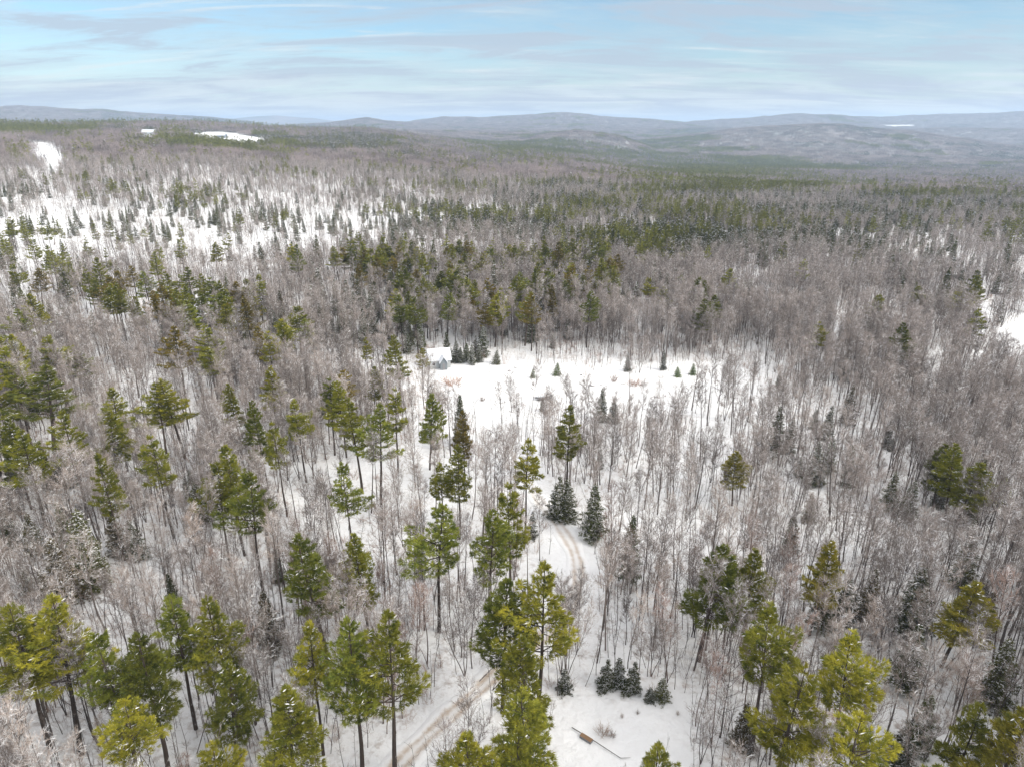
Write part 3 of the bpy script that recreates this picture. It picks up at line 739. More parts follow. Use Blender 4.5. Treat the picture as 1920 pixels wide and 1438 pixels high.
SPRUCES = [
 (1045, 893, 10, 5.0, DRK, 0, 'left snow-flecked spruce of the dark pair above the driveway bend'),
 (1068, 900, 9.5, 5.0, DRK, 4, 'right snow-flecked spruce of the dark pair above the driveway bend'),
 (1117, 906, 12, 5.6, GRN, 1, 'tall snow-flecked spruce right of the dark pair by the driveway'),
 (1137, 1242, 5.0, 3.0, DRK, 0, 'left spruce of the snowy trio behind the small clearing'),
 (1163, 1238, 5.0, 2.9, DRK, 2, 'middle spruce of the snowy trio behind the small clearing'),
 (1187, 1246, 5.2, 3.1, DRK, 0, 'right spruce of the snowy trio behind the small clearing'),
 (1060, 1259, 4.0, 2.6, DRK, 2, 'small snowy spruce beside the trunk of the big golden pine'),
 (1244, 1276, 3.8, 2.6, OLI, 2, 'little olive fir at the right rim of the small clearing'),
 (1220, 1288, 2.4, 1.4, DRK, 2, 'tiny snowy spruce between the trio and the little olive fir'),
 (1130, 728, 9.4, 4.0, DRK, 1, 'slim dark spruce standing out in the big snowy clearing'),
 (1152, 746, 7.4, 3.6, DRK, 1, 'shorter spruce right of the slim one in the big snowy clearing'),
 (1016, 750, 3.4, 1.6, DRK, 2, 'tiny spruce in front of the grey heap in the big clearing'),
 (1044, 680, 4.4, 3.2, (1.3, 1.7, 1.0), 4, 'bright green fir at the far rim of the big clearing'),
 (1000, 692, 3, 2.2, (1.5, 1.8, 1.0), 2, 'small bright green fir left of the larger one at the far rim'),
 (1272, 688, 3.4, 2.8, (1.3, 1.9, 1.0), 4, 'left bright green fir of two at the right end of the clearing'),
 (1300, 683, 3.8, 2.8, (1.2, 1.7, 1.0), 4, 'right bright green fir of two at the right end of the clearing'),
 (1178, 664, 6.0, 2.6, DRK, 1, 'dark spruce at the wood edge behind the middle of the big clearing'),
 (1246, 657, 7.0, 2.2, DRK, 1, 'very thin dark spruce at the wood edge behind the big clearing'),
 (853, 640, 7.5, 4.6, DRK, 4, 'dark spruce touching the right end of the cabin roof'),
 (874, 644, 6.5, 4.0, GRN, 3, 'dark green spruce second behind the right end of the cabin'),
 (897, 652, 5.2, 3.4, DRK, 4, 'dark spruce third in the row behind the cabin'),
 (930, 657, 5.0, 3.6, OLI, 4, 'olive fir ending the row of dark trees behind the cabin'),
 (862, 652, 5.6, 3.2, DRK, 3, 'low dark spruce filling the gap between the first two behind the cabin'),
 (884, 645, 7.2, 3.0, DRK, 1, 'thin dark spruce between the second and third behind the cabin'),
 (838, 622, 11, 4.4, DRK, 3, 'tall dark spruce straight behind the cabin roof'),
 (132, 958, 15, 8.0, OLI, 4, 'large snow-covered cedar, tallest of the snowy clump on the left'),
 (100, 1012, 12, 7.5, BRN, 4, 'spreading brownish snow-covered cedar below the tallest one'),
 (160, 1000, 11, 5.5, OLI, 4, 'right shoulder of the snowy cedar clump on the left'),
 (205, 957, 10, 4.6, BRN, 1, 'slender snowy cedar right of the big cedar clump'),
 (245, 972, 8.5, 4.2, DRK, 0, 'small whitened spruce right of the slender cedar'),
 (48, 962, 9, 4.0, ORG, 1, 'small rusty cedar left of the big cedar clump'),
 (492, 1106, 11, 4.8, (0.9, 0.72, 0.72), 1, 'drab brownish spruce half hidden among bare trees left of centre'),
 (312, 1075, 9, 3.0, DRK, 3, 'slim grey spruce just behind the pale grey-green pine'),
 (1733, 1062, 13, 6.4, DRK, 1, 'black-green snowy spruce left of the domed bronze pine'),
 (1640, 1068, 11, 4.6, BRN, 3, 'bronze-topped cedar left of the black-green snowy spruce'),
 (1592, 1082, 9, 4.8, DRK, 3, 'dark cedar between the rusty olive pine and the bronze-topped cedar'),
 (1560, 1075, 11, 5.4, DRK, 3, 'dark cedar under the rusty olive pine'),
 (1828, 1000, 11, 5.0, OLI, 1, 'speckled olive spruce above the domed bronze pine'),
 (1680, 886, 9, 4.4, OLI, 1, 'left snow-speckled fir of a pair below the right side track'),
 (1712, 900, 9, 4.8, GRN, 4, 'right snow-speckled fir of a pair below the right side track'),
 (1825, 930, 7, 4.6, DRK, 3, 'black spruce under the four-pine group'),
 (1862, 1110, 9, 4, BRN, 3, 'bronze cedar right of the domed bronze pine'),
 (1722, 1172, 12, 5.6, GRN, 3, 'green cedar below the black-green snowy spruce'),
 (1895, 1205, 11, 6, OLI, 4, 'heavily snow-laden tree at the right edge of the frame'),
 (1404, 1322, 7.5, 3.6, BRN, 1, 'brown-green spruce right of the small clearing near the bottom'),
 (1748, 1300, 9, 4.2, GRN, 1, 'snow-dusted spruce between the yellow pines and the corner pines'),
 (1705, 1350, 8, 4, DRK, 0, 'whitened spruce right of the bottom yellow pine'),
 (1492, 972, 8, 3.4, BRN, 1, 'small brown-tipped fir alone in the pale woods right of centre'),
 (1488, 972, 8, 3.0, OLI, 4, 'small olive fir above the rusty olive pine'),
 (1524, 925, 7, 2.8, BRN, 1, 'thin tawny fir in the pale woods right of centre'),
 (1560, 822, 9, 4.6, GRN, 3, 'faint grey-green spruce in the pale woods above the tawny fir'),
 (1000, 960, 6, 2.6, DRK, 2, 'tiny spruce at the left verge of the driveway bend'),
]
rs = random.Random(4)
pine_pts = []; spr_pts = []
def make_thing(name, cat, proto, x, y, z, H, width, colr, rz, label, group, R0, lean=(0, 0)):
    tm, cm, h0, _ = proto
    e = link(bpy.data.objects.new(name, None)); e.empty_display_size = 0.5
    e.location = (x, y, z); sxy = max(0.45, min(1.9, (width / 2) / R0)) if width else (0.82 if name == 'bare_tree' else 1) * H / h0
    e.rotation_euler = (lean[0], lean[1], rz); e.scale = (sxy, sxy, H / h0)
    t = link(bpy.data.objects.new('trunk', tm)); t.parent = e
    c = link(bpy.data.objects.new('crown', cm)); c.parent = e
    c.color = (*colr, 1.0); t.color = (1, 1, 1, 1) if name != 'bare_tree' else (*colr, 1.0)
    tag(e, label, cat, group); return e

def side_phrase(x, y, r):
    px, py = project(np.array(x), np.array(y), terrain(x, y)); px = float(px); py = float(py)
    d = float(road_dist(np.array([x]), np.array([y]))[0])
    if r < 330 and d < 14: return 'along the verge of the curving driveway'
    if 1010 < px < 1330 and py > 1180: return 'around the small snowy clearing'
    if 780 < px < 1380 and 780 < py < 880: return 'near side of the big snowy clearing'
    if 780 < px < 1380 and 640 < py <= 705: return 'behind the big snowy clearing'
    if px < 480: a = 'in grey woods at the left'
    elif px < 960: a = 'in woods left of the driveway'
    elif px < 1340: a = 'in woods right of the driveway'
    else: a = 'in dense woods at the right'
    if py > 1100: return a + ', near the bottom'
    if py > 850: return a + ', level with the bend'
    if py > 640: return a + ', level with the cabin'
    if py > 480: return a + ', beyond the cabin'
    return a + ', on the far slope'
for x, y, H, wd, col, v, lab in PINES:
    X, Y, Z = ground_at(x, y, H); pine_pts.append((X, Y))
    make_thing('pine_tree', 'pine', pine_hi[v], X, Y, Z, H, wd * 1.18, col, rs.uniform(0, 6.28), lab, G_PINE, PINE_SPEC[v][3])
for x, y, H, wd, col, v, lab in SPRUCES:
    X, Y, Z = ground_at(x, y, H); spr_pts.append((X, Y))
    make_thing('spruce_tree', 'spruce', spr_hi[v], X, Y, Z, H, wd, col, rs.uniform(0, 6.28), lab, G_SPR, SPR_SPEC[v][3])

# ------------------------------------------------------------------ random planting within 1 km
rng = np.random.default_rng(77)
AZM = 0.74
def candidates(cell, r0, r1, azm=AZM):
    xm = r1 * math.sin(azm)
    gx, gy = np.meshgrid(np.arange(-xm, xm, cell), np.arange(20, r1, cell))
    gx = gx.ravel() + rng.uniform(-.5, .5, gx.size) * cell; gy = gy.ravel() + rng.uniform(-.5, .5, gy.size) * cell
    r = np.hypot(gx, gy); k = (r >= r0) & (r < r1) & (np.abs(np.arctan2(gx, gy)) < azm)
    return gx[k], gy[k], r[k]
def avoid(x, y, pts, d):
    k = np.ones(x.shape, bool)
    for p in pts: k &= (x - p[0]) ** 2 + (y - p[1]) ** 2 > d * d
    return k
HOUSE = ground_at(826, 693)
def outside_house(x, y, d=9): return (x - HOUSE[0]) ** 2 + (y - HOUSE[1]) ** 2 > d * d

ca1 = candidates(2.35, 38, 400, 0.98); ca2 = candidates(3.1, 400, MIDR); x, y, r = (np.concatenate(q) for q in zip(ca1, ca2))
dn = np.where(r < 400, 0.57, 1.0)
z = terrain(x, y); px, py = project(x, y, z)
open_ = cleared(x, y, px, py) | ~outside_house(x, y)
clump = np.where(r < 330, fbm(x / 35, y / 35, 91, 3), fbm(x / 80, y / 80, 91, 4)); clump2 = np.where(r < 330, fbm(x / 16 + 4, y / 16, 95, 3), fbm(x / 70 + 4, y / 70, 95, 4))
B = look(BM, px, py) / 9; Pp = look(PM, px, py) / 9; Sp = look(SM, px, py) / 9
u = rng.random(x.size)
pine_p = np.clip(dn * Pp ** 1.2 * np.where(r < 330, 0.30, 0.46) * np.maximum(np.clip((clump - 0.42) * 6, 0, 2.2), np.clip((Pp * 9 - 5) * .4, 0, 1.2)), 0, .8)
spr_p = np.clip(dn * Sp ** 1.6 * np.where(r < 400, 0.32, 0.85) * np.maximum(np.clip((clump2 - 0.44) * 6, np.where(r > 330, 0.35, 0.0), 2.2), np.clip((Sp * 9 - 5.5) * .5, 0, 1.4)), 0, .8)
bare_p = np.clip(B ** 1.3 * np.where(r < 400, 1.0, 0.84) * np.clip((fbm(x / 28, y / 28, 55, 3) - 0.27) * 3.2, 0.22, 1.3), 0, .95)
isP = (u < pine_p); isS = ~isP & (u < pine_p + spr_p); isB = ~isP & ~isS & (rng.random(x.size) < bare_p)
inview = ((x - HOUSE[0]) ** 2 + (y - HOUSE[1] + 14) ** 2 < 26 ** 2); isP &= ~inview; isS &= ~inview; isB &= ~((x - HOUSE[0]) ** 2 + (y - HOUSE[1] + 10) ** 2 < 17 ** 2); isP &= avoid(x, y, pine_pts, 4.5); isS &= avoid(x, y, pine_pts + spr_pts, 3.0); isB &= avoid(x, y, pine_pts + spr_pts, 1.6)
CON = [(p, 15.0, 1.8) for p in pine_pts] + [(p, 18.0, 2.4) for p in spr_pts] + [((HOUSE[0] + 1, HOUSE[1]), 52.0, 8.5)]
thin_ = rng.random(x.size) < 0.8
for (qx, qy), ln, hw in CON:      # keep the sight of the listed evergreens and the cabin mostly free of stems
    qr = math.hypot(qx, qy); ex, ey = qx / qr, qy / qr
    al_ = qr - (x * ex + y * ey); la_ = np.abs(x * ey - y * ex)
    isB &= ~((al_ > -0.5) & (al_ < ln) & (la_ < hw) & thin_)
for k in (isP, isS, isB): k &= ~open_

def inframe(x, y, z, H):
    _, py0 = project(x, y, z); px1, py1 = project(x, y, z + H)
    return (px1 > -20) & (px1 < 1940) & (py0 > 150) & (py1 < 1425)

COLS_P = [OLI, GRN, OLI, YEL, DRK, BRN]; COLS_S = [DRK, GRN, DRK, BRN, OLI]
NAMECOL = {OLI: 'olive', GRN: 'grey-green', YEL: 'yellowish', DRK: 'dark', BRN: 'brownish', ORG: 'bronze'}
def split_nearest(mask, n, H):
    idx = np.nonzero(mask)[0]; idx = idx[np.argsort(r[idx])]
    vis = inframe(x[idx], y[idx], z[idx], H); own = idx[vis][:n]
    rest = np.setdiff1d(idx, own); return own, rest
ownP, restP = split_nearest(isP, 300 - len(PINES), 18)
ownS, restS = split_nearest(isS, 300 - len(SPRUCES), 8)
ownB, restB = split_nearest(isB, 300, 14)
for k in ownP:
    v = int(rng.integers(0, len(pine_hi))); H = PINE_SPEC[v][1] * rng.uniform(0.75, 1.05) * float(np.interp(r[k], [230, 480], [1, .7])); col = COLS_P[int(rng.integers(0, 6))]
    make_thing('pine_tree', 'pine', pine_hi[v], x[k], y[k], z[k], H, PINE_SPEC[v][3] * 2 * rng.uniform(0.9, 1.3), col, rng.uniform(0, 6.28),
        '%s pine among bare trees %s' % (NAMECOL[col], side_phrase(x[k], y[k], r[k])), G_PINE, PINE_SPEC[v][3])
for k in ownS:
    v = int(rng.integers(0, len(spr_hi))); H = SPR_SPEC[v][1] * rng.uniform(0.45, 0.95); col = COLS_S[int(rng.integers(0, 5))]
    make_thing('spruce_tree', 'spruce', spr_hi[v], x[k], y[k], z[k], H, SPR_SPEC[v][3] * 2 * H / SPR_SPEC[v][1] * rng.uniform(0.75, 1.1), col, rng.uniform(0, 6.28),
        'small %s snow-dusted spruce %s' % (NAMECOL[col], side_phrase(x[k], y[k], r[k])), G_SPR, SPR_SPEC[v][3])
BCOL = [(1, 1, 1), (0.8, 0.8, 0.82), (1.15, 1.1, 1.05), (1.1, 0.92, 0.85), (1.5, 1.48, 1.45)]
BNAME = ['grey', 'dark grey', 'pale grey', 'reddish-brown', 'whitish']
BSIZE = ['tall slender', 'tall slender', 'slender', 'forked', 'forked', 'tall slender', 'young thin', 'young thin', 'tall slender', 'wide-branched']
def pick_bare(n): return rng.choice(10, n, p=[.13, .12, .13, .08, .08, .09, .09, .1, .12, .06])
for k in ownB:
    v = int(pick_bare(1)[0]); ci = int(rng.choice(5, p=[.35, .2, .2, .17, .08])); H = BARE_SPEC[v][1] * rng.uniform(0.7, 1.08)
    make_thing('bare_tree', 'bare tree', bare_hi[v], x[k], y[k], z[k], H, 0, BCOL[ci], rng.uniform(0, 6.28),
        '%s %s bare tree %s' % (BSIZE[v], BNAME[ci], side_phrase(x[k], y[k], r[k])), G_BARE, 1, (rng.normal(0, .04), rng.normal(0, .04)))

W1 = (1, 1, 1, 1)
# near woods that are left (full detail) and middle woods (coarser twigs)
cB, nB = proto_coll('proto_bare', [(b[3], [M_BARK, M_TWIG], (*BCOL[(0, 1, 2, 3, 0, 4, 1, 2, 0, 3)[i]], 1)) for i, b in enumerate(bare_hi)])
mid_b = []
for i, (s, H, sp, fk, cs) in enumerate(BARE_SPEC):
    t, c = bare_tree(s + 50, H, sp * 1.1, 1, fk, cs); mid_b.append((join([(t, 0), (c, 1)]), [M_BARK, M_TWIG], (*BCOL[(2, 0, 1, 3, 0, 4, 2, 0, 1, 3)[i]], 1)))
cBm, nBm = proto_coll('proto_bare_mid', mid_b)
def place(idx, coll, n, H0, name, label, lo, hi, weights=None):
    if len(idx) == 0: return
    ii = rng.choice(n, len(idx), p=weights); s = rng.uniform(lo, hi, len(idx)) * np.interp(r[idx], [230, 480], [1.0, 0.72]); wv = s * rng.uniform(0.72, 1.0, len(idx))
    scatter(name, label, coll, np.stack([x[idx], y[idx], z[idx]], 1), np.stack([wv, wv, s], 1),
            np.stack([rng.normal(0, 1, len(idx)) * np.where(rng.random(len(idx)) < .08, .16, .035), rng.normal(0, 1, len(idx)) * .035, rng.uniform(0, 6.28, len(idx))], 1), ii)
near = r[restB] < NEARR
place(restB[near], cB, nB, 0, 'near_bare_woods', 'leafless grey woods filling the near ground between the evergreens', 0.6, 1.1)
place(restB[~near], cBm, nBm, 0, 'middle_bare_woods', 'leafless grey-brown woods around and beyond the cabin clearing', 0.7, 1.1)
def con_items(spec, style, lod, cols, mats):
    out = []
    for i, sp in enumerate(spec):
        s, H, cbf, R = sp[:4]
        t, c = conifer(s + 40, H, cbf, R, style, lod, (0.02 if style == 'pine' else sp[4] * 0.35), 0.15)
        out.append((join([(t, 0), (c, 1)]), mats, (*cols[i % len(cols)], 1)))
    return out
cP, nP = proto_coll('proto_pine', con_items(PINE_SPEC, 'pine', 1, COLS_P, [M_PBARK, M_PINE, M_SNOWC]))
cS, nS = proto_coll('proto_spruce', con_items(SPR_SPEC, 'spruce', 1, COLS_S, [M_PBARK, M_SPR, M_SNOWC]))
place(restP, cP, nP, 0, 'middle_pine_woods', 'smaller scattered pines rising over the leafless woods beyond the cabin', 0.75, 1.15)
place(restS, cS, nS, 0, 'middle_spruce_woods', 'dark spruces mixed through the leafless woods beyond the cabin', 0.75, 1.4)

# undergrowth
cU, nU = proto_coll('proto_brush', [(brush(501, 2.6, 12), [M_BRUSH], (1, .95, .9, 1)), (brush(502, 3.8, 10), [M_BRUSH], (.8, .85, .9, 1)), (brush(503, 1.6, 14), [M_BRUSH], (1.05, .9, .8, 1)), (brush(504, 4.6, 9), [M_TWIG], W1)])
ux, uy, ur = candidates(2.6, 38, 420, 0.98); uz = terrain(ux, uy); upx, upy = project(ux, uy, uz)
up_ = np.clip(look(BM, upx, upy) / 9 * 0.95 * np.clip((fbm(ux / 18, uy / 18, 41, 3) - 0.36) * 4.2, 0.06, 1.3), 0, .9)
k = (rng.random(ux.size) < up_) & ~cleared(ux, uy, upx, upy, 3.0) & outside_house(ux, uy, 6)
ux, uy, uz = ux[k], uy[k], uz[k]; n = len(ux); s = rng.uniform(.5, 1.2, n)
scatter('undergrowth', 'brown leafless brush and saplings under the near trees', cU, np.stack([ux, uy, uz], 1), np.stack([s, s, s], 1), np.stack([rng.normal(0, .08, n), rng.normal(0, .08, n), rng.uniform(0, 6.28, n)], 1), rng.integers(0, nU, n))
# young thin stems between the trees
def stem_arr(seed, H):
    rg = np.random.default_rng(seed); mb = MB(); q = bend_path(rg, (0, 0, -.2), (rg.normal(0, .06), rg.normal(0, .06), 1), H, 6, 0.05, 0.03)
    tube(mb, q, np.linspace(0.055, 0.014, 7) * (H / 9) ** .5, 4)
    for i in range(int(H * 1.6)):
        u = rg.uniform(.35, 1) * 6; k = min(int(u), 5); p = q[k] + (q[k + 1] - q[k]) * (u - k); a = rg.random() * 6.28; el = rg.uniform(.5, 1.1)
        L = rg.uniform(.5, 1.3); b_ = bend_path(rg, p, (math.cos(a) * math.cos(el), math.sin(a) * math.cos(el), math.sin(el)), L, 2, .15, .05); tube(mb, b_, [.016, .012, .008], 3)
        for _ in range(2):
            d3 = unit(rg.normal(0, .6, 3) + np.array([0, 0, .6])); tube(mb, np.array([b_[1], b_[1] + d3 * rg.uniform(.3, .6)]), [.010, .006], 3)
    return mb.arrays()
cY, nY = proto_coll('proto_stem', [(stem_arr(900 + i, h), [M_BARK], (*BCOL[[0, 2, 3, 0, 4, 1][i]], 1)) for i, h in enumerate((9, 11, 7, 13, 8, 10))])
yx, yy, yr = candidates(2.1, 38, 430, 0.98); yz = terrain(yx, yy); ypx, ypy = project(yx, yy, yz)
yp = np.clip((look(BM, ypx, ypy) / 9 + 0.12) * 1.3 * np.clip((fbm(yx / 22, yy / 22, 47, 3) - 0.30) * 3.4, 0.10, 1.2), 0, .9)
k = (rng.random(yx.size) < yp) & ~cleared(yx, yy, ypx, ypy, 3.4) & outside_house(yx, yy, 10) & ~((np.abs(yx - HOUSE[0] - 1) < 8) & (yy < HOUSE[1]) & (yy > HOUSE[1] - 30))
yx, yy, yz = yx[k], yy[k], yz[k]; n = len(yx); s = rng.uniform(.55, 1.1, n); ln_ = np.where(rng.random(n) < .1, .22, .05)
scatter('young_stems', 'thin young leafless stems standing between the near trees', cY, np.stack([yx, yy, yz], 1), np.stack([s, s, s], 1), np.stack([rng.normal(0, 1, n) * ln_, rng.normal(0, 1, n) * ln_, rng.uniform(0, 6.28, n)], 1), rng.integers(0, nY, n))
# ------------------------------------------------------------------ far woods, in stands
def low_bare():
    out = []
    for i in range(6):
        t, c = bare_tree(700 + i, 13 + i * 0.6, 3.0, 2, i % 3 == 0); out.append(join([(t, 0), (c, 1)]))
    return out
LB = low_bare()
def lowcon(spec, style): return [join([(t, 0), (c, 1)]) for t, c in (conifer(s[0] + 90, s[1] * 0.8, s[2], s[3], style, 2, 0.0 if style == 'pine' else 0.10) for s in spec)]
LP, LS = lowcon(PINE_SPEC[:4], 'pine'), lowcon(SPR_SPEC, 'spruce')
def stand(seed, size, n, kinds, moff):
    rg = np.random.default_rng(seed); parts = []
    g = int(math.ceil(math.sqrt(n))); c = size / g
    for a in range(g):
        for b_ in range(g):
            arr, off = kinds[int(rg.integers(0, len(kinds)))]
            parts.append((xform(arr, (a + rg.uniform(0, 1)) * c - size / 2, (b_ + rg.uniform(0, 1)) * c - size / 2, rg.uniform(-1, 0), rg.uniform(0, 6.28), rg.uniform(0.7, 1.15)), off))
    return join(parts)
MF = [M_BARK, M_TWIGF, M_SPR, M_SNOWC, M_PINE, M_PBARK]
def fixm(arr, table):
    v, f, m = arr; return v, f, np.array(table)[m]
LBf = [(fixm(a, [0, 1]), 0) for a in LB]; LSf = [(fixm(a, [5, 2, 3]), 0) for a in LS]; LPf = [(fixm(a, [5, 4, 3]), 0) for a in LP]
SZ = 30.0
items = [(stand(800 + i, SZ, 49, LBf, 0), MF, (*(BCOL[i % 4]), 1)) for i in range(5)]
items += [(stand(820 + i, SZ, 42, LSf + LBf[:1], 0), MF, (0.62, 0.75, 0.85, 1)) for i in range(2)]
items += [(stand(830 + i, SZ, 36, LPf + LSf[:1], 0), MF, (0.95, 0.95, 0.85, 1)) for i in range(2)]
cF, nF = proto_coll('proto_stand', items)
def tilt_euler(gx, gy, rz):
    n = np.stack([-gx, -gy, np.ones_like(gx)], 1); n /= np.linalg.norm(n, axis=1)[:, None]
    X = np.stack([np.ones_like(gx), np.zeros_like(gx), gx], 1); X /= np.linalg.norm(X, axis=1)[:, None]; Y = np.cross(n, X)
    c, s = np.cos(rz)[:, None], np.sin(rz)[:, None]; X2 = X * c + Y * s; Y2 = np.cross(n, X2)
    # matrix columns X2, Y2, n -> XYZ euler
    return np.stack([np.arctan2(Y2[:, 2], n[:, 2]), -np.arcsin(np.clip(X2[:, 2], -1, 1)), np.arctan2(X2[:, 1], X2[:, 0])], 1)
P_, S_, R_, I_ = [], [], [], []
for r0, r1, cell, sc_ in ((MIDR, 3200, 26, 1.0), (3200, FARW, 44, 1.0)):
    sx, sy, sr = candidates(cell, r0 - cell * 0.3, r1, 0.72); sz = terrain(sx, sy); spx, spy = project(sx, sy, sz)
    jit = (fbm(sx / 60, sy / 60, 61, 3) - 0.5)
    op = np.zeros(sx.shape, bool)
    for Pn in OPEN: op |= inpoly(spx, spy, Pn)
    cn = (fbm(sx / 420, sy / 420, 63, 5) - .5) * 1.5 + .5
    ps = look(SM, spx, spy) / 9; pp = look(PM, spx, spy) / 9
    band = rng.random(sx.size) * 0.25 + cn
    t_s = band > 1.0 - 0.70 * ps; t_p = ~t_s & ((rng.random(sx.size) * 0.25 + (fbm(sx / 380 + 50, sy / 380, 67, 5) - .5) * 1.6 + .5) > 1.03 - 0.68 * pp)
    idx = rng.integers(0, 5, sx.size); idx[t_s] = rng.integers(5, 7, t_s.sum()); idx[t_p] = rng.integers(7, 9, t_p.sum())
    gx_, gy_ = slope(sx, sy); k = ~op
    rot = tilt_euler(gx_, gy_, rng.integers(0, 4, sx.size) * math.pi / 2 + rng.normal(0, .15, sx.size))
    hs = cell / SZ * 1.18; P_.append(np.stack([sx, sy, sz], 1)[k]); R_.append(rot[k]); I_.append(idx[k])
    S_.append(np.stack([np.full(sx.size, hs), np.full(sx.size, hs), rng.uniform(0.66, 0.92, sx.size)], 1)[k])
scatter('far_woods', 'mixed leafless and evergreen forest covering the far slopes and ridges', cF, np.vstack(P_), np.vstack(S_), np.vstack(R_), np.concatenate(I_))
# single evergreens standing in the far leafless woods
cL, nL = proto_coll('proto_far_evergreen', [(a, [M_PBARK, M_PINE, M_SNOWC], (*COLS_P[i % 6], 1)) for i, a in enumerate(LP)] + [(a, [M_PBARK, M_SPR, M_SNOWC], (*COLS_S[i % 5], 1)) for i, a in enumerate(LS)])
fx, fy, fr = candidates(9.0, MIDR, 3400); fz = terrain(fx, fy); fpx, fpy = project(fx, fy, fz)
fs = look(SM, fpx, fpy) / 9; fp = look(PM, fpx, fpy) / 9; cl = fbm(fx / 90, fy / 90, 69, 3)
u = rng.random(fx.size); pS = 1.0 * fs ** 1.3 * np.clip((cl - .42) * 6, 0.3, 2); pP = 0.8 * fp ** 1.3 * np.clip((cl - .38) * 5, 0, 2)
k = u < pS + pP
for Pn in OPEN: k &= ~inpoly(fpx, fpy, Pn)
ii = np.where(u < pS, rng.integers(4, 9, fx.size), rng.integers(0, 4, fx.size))[k]; n = int(k.sum()); s = rng.uniform(.7, 1.25, n)
scatter('far_evergreens', 'single dark evergreens dotted over the far leafless slopes', cL, np.stack([fx, fy, fz], 1)[k], np.stack([s, s, s], 1), np.stack([np.zeros(n), np.zeros(n), rng.uniform(0, 6.28, n)], 1), ii)
print('counts', len(restB), len(restP), len(restS), sum(map(len, I_)), n)

# ------------------------------------------------------------------ cabin and other made things
def plain(name, col, rough=0.7, nz=0.0, scale=3.0):
    m, nt, b = new_mat(name, rough)
    t = N(nt, 'ShaderNodeTexCoord'); n1 = noise(nt, t.outputs['Object'], scale, 5)
    c = mixc(nt, n1, tuple(v * (1 - nz) for v in col), tuple(min(1, v * (1 + nz)) for v in col))
    nt.links.new(c, b.inputs['Base Color']); return m
M_SIDING = plain('pale_siding', (0.40, 0.42, 0.43), 0.7, 0.12); M_GREY = plain('grey_siding', (0.19, 0.215, 0.235), 0.7, 0.15)
M_ROOFSNOW = plain('roof_snow', (0.60, 0.63, 0.67), 0.6, 0.04, 1.0); M_GLASS = plain('window_glass', (0.03, 0.035, 0.045), 0.15, 0.0)
M_WOOD = plain('brown_wood', (0.24, 0.15, 0.09), 0.85, 0.35); M_OLDWOOD = plain('weathered_wood', (0.22, 0.22, 0.23), 0.8, 0.3); M_WHITE = plain('white_paint', (0.75, 0.76, 0.77), 0.6, 0.04)
M_ROCK = plain('dark_rock', (0.12, 0.115, 0.11), 0.9, 0.3)

def box(mb, x0, x1, y0, y1, z0, z1, m=0):
    V = [(x, y, z) for z in (z0, z1) for y in (y0, y1) for x in (x0, x1)]
    Fq = [(0, 2, 3, 1), (4, 5, 7, 6), (0, 1, 5, 4), (2, 6, 7, 3), (0, 4, 6, 2), (1, 3, 7, 5)]
    mb.add(V, [t for q in Fq for t in ((q[0], q[1], q[2]), (q[0], q[2], q[3]))], m)
def child(name, mb, mats, parent):
    o = link(bpy.data.objects.new(name, make_mesh(name, mb.arrays(), mats))); o.parent = parent; return o
def gable_walls(L, W, h, rise, y0=0.0):
    """walls with gable ends at x = +-L/2 , ridge along x"""
    mb = MB(); a, b_ = L / 2, W / 2
    V = [(-a, -b_, 0), (a, -b_, 0), (a, b_, 0), (-a, b_, 0), (-a, -b_, h), (a, -b_, h), (a, b_, h), (-a, b_, h), (-a, 0, h + rise), (a, 0, h + rise)]
    mb.add(V, [(0, 1, 5), (0, 5, 4), (2, 3, 7), (2, 7, 6), (1, 2, 6), (1, 6, 5), (5, 6, 9), (3, 0, 4), (3, 4, 7), (7, 4, 8)]); return mb
def gable_roof(L, W, h, rise, th=0.3, over=0.45):
    mb = MB(); a = L / 2 + over; b_ = W / 2 + over; sl = rise / (W / 2); ze = h - over * sl
    for s in (-1, 1):
        V = [(-a, 0, h + rise + .03), (a, 0, h + rise + .03), (a, s * b_, ze + .03), (-a, s * b_, ze + .03), (-a, 0, h + rise + th + .03), (a, 0, h + rise + th + .03), (a, s * b_, ze + th), (-a, s * b_, ze + th)]
        Fq = [(0, 1, 2, 3), (4, 7, 6, 5), (3, 2, 6, 7), (0, 3, 7, 4), (1, 5, 6, 2)]
        mb.add(V, [t for q in Fq for t in ((q[0], q[1], q[2]), (q[0], q[2], q[3]))])
    return mb
hx, hy, hz = HOUSE
cab = link(bpy.data.objects.new('cabin', None)); cab.location = (hx - 0.8, hy + 3.2, hz); cab.rotation_euler.z = math.radians(14); cab.scale = (0.95, 0.95, 1.05)
tag(cab, 'small pale cabin with snow-covered roof at the left end of the big clearing', 'cabin')
child('wall', gable_walls(7.2, 6.0, 2.9, 2.6), [M_SIDING], cab)
child('roof', gable_roof(7.2, 6.0, 2.9, 2.6), [M_ROOFSNOW], cab)
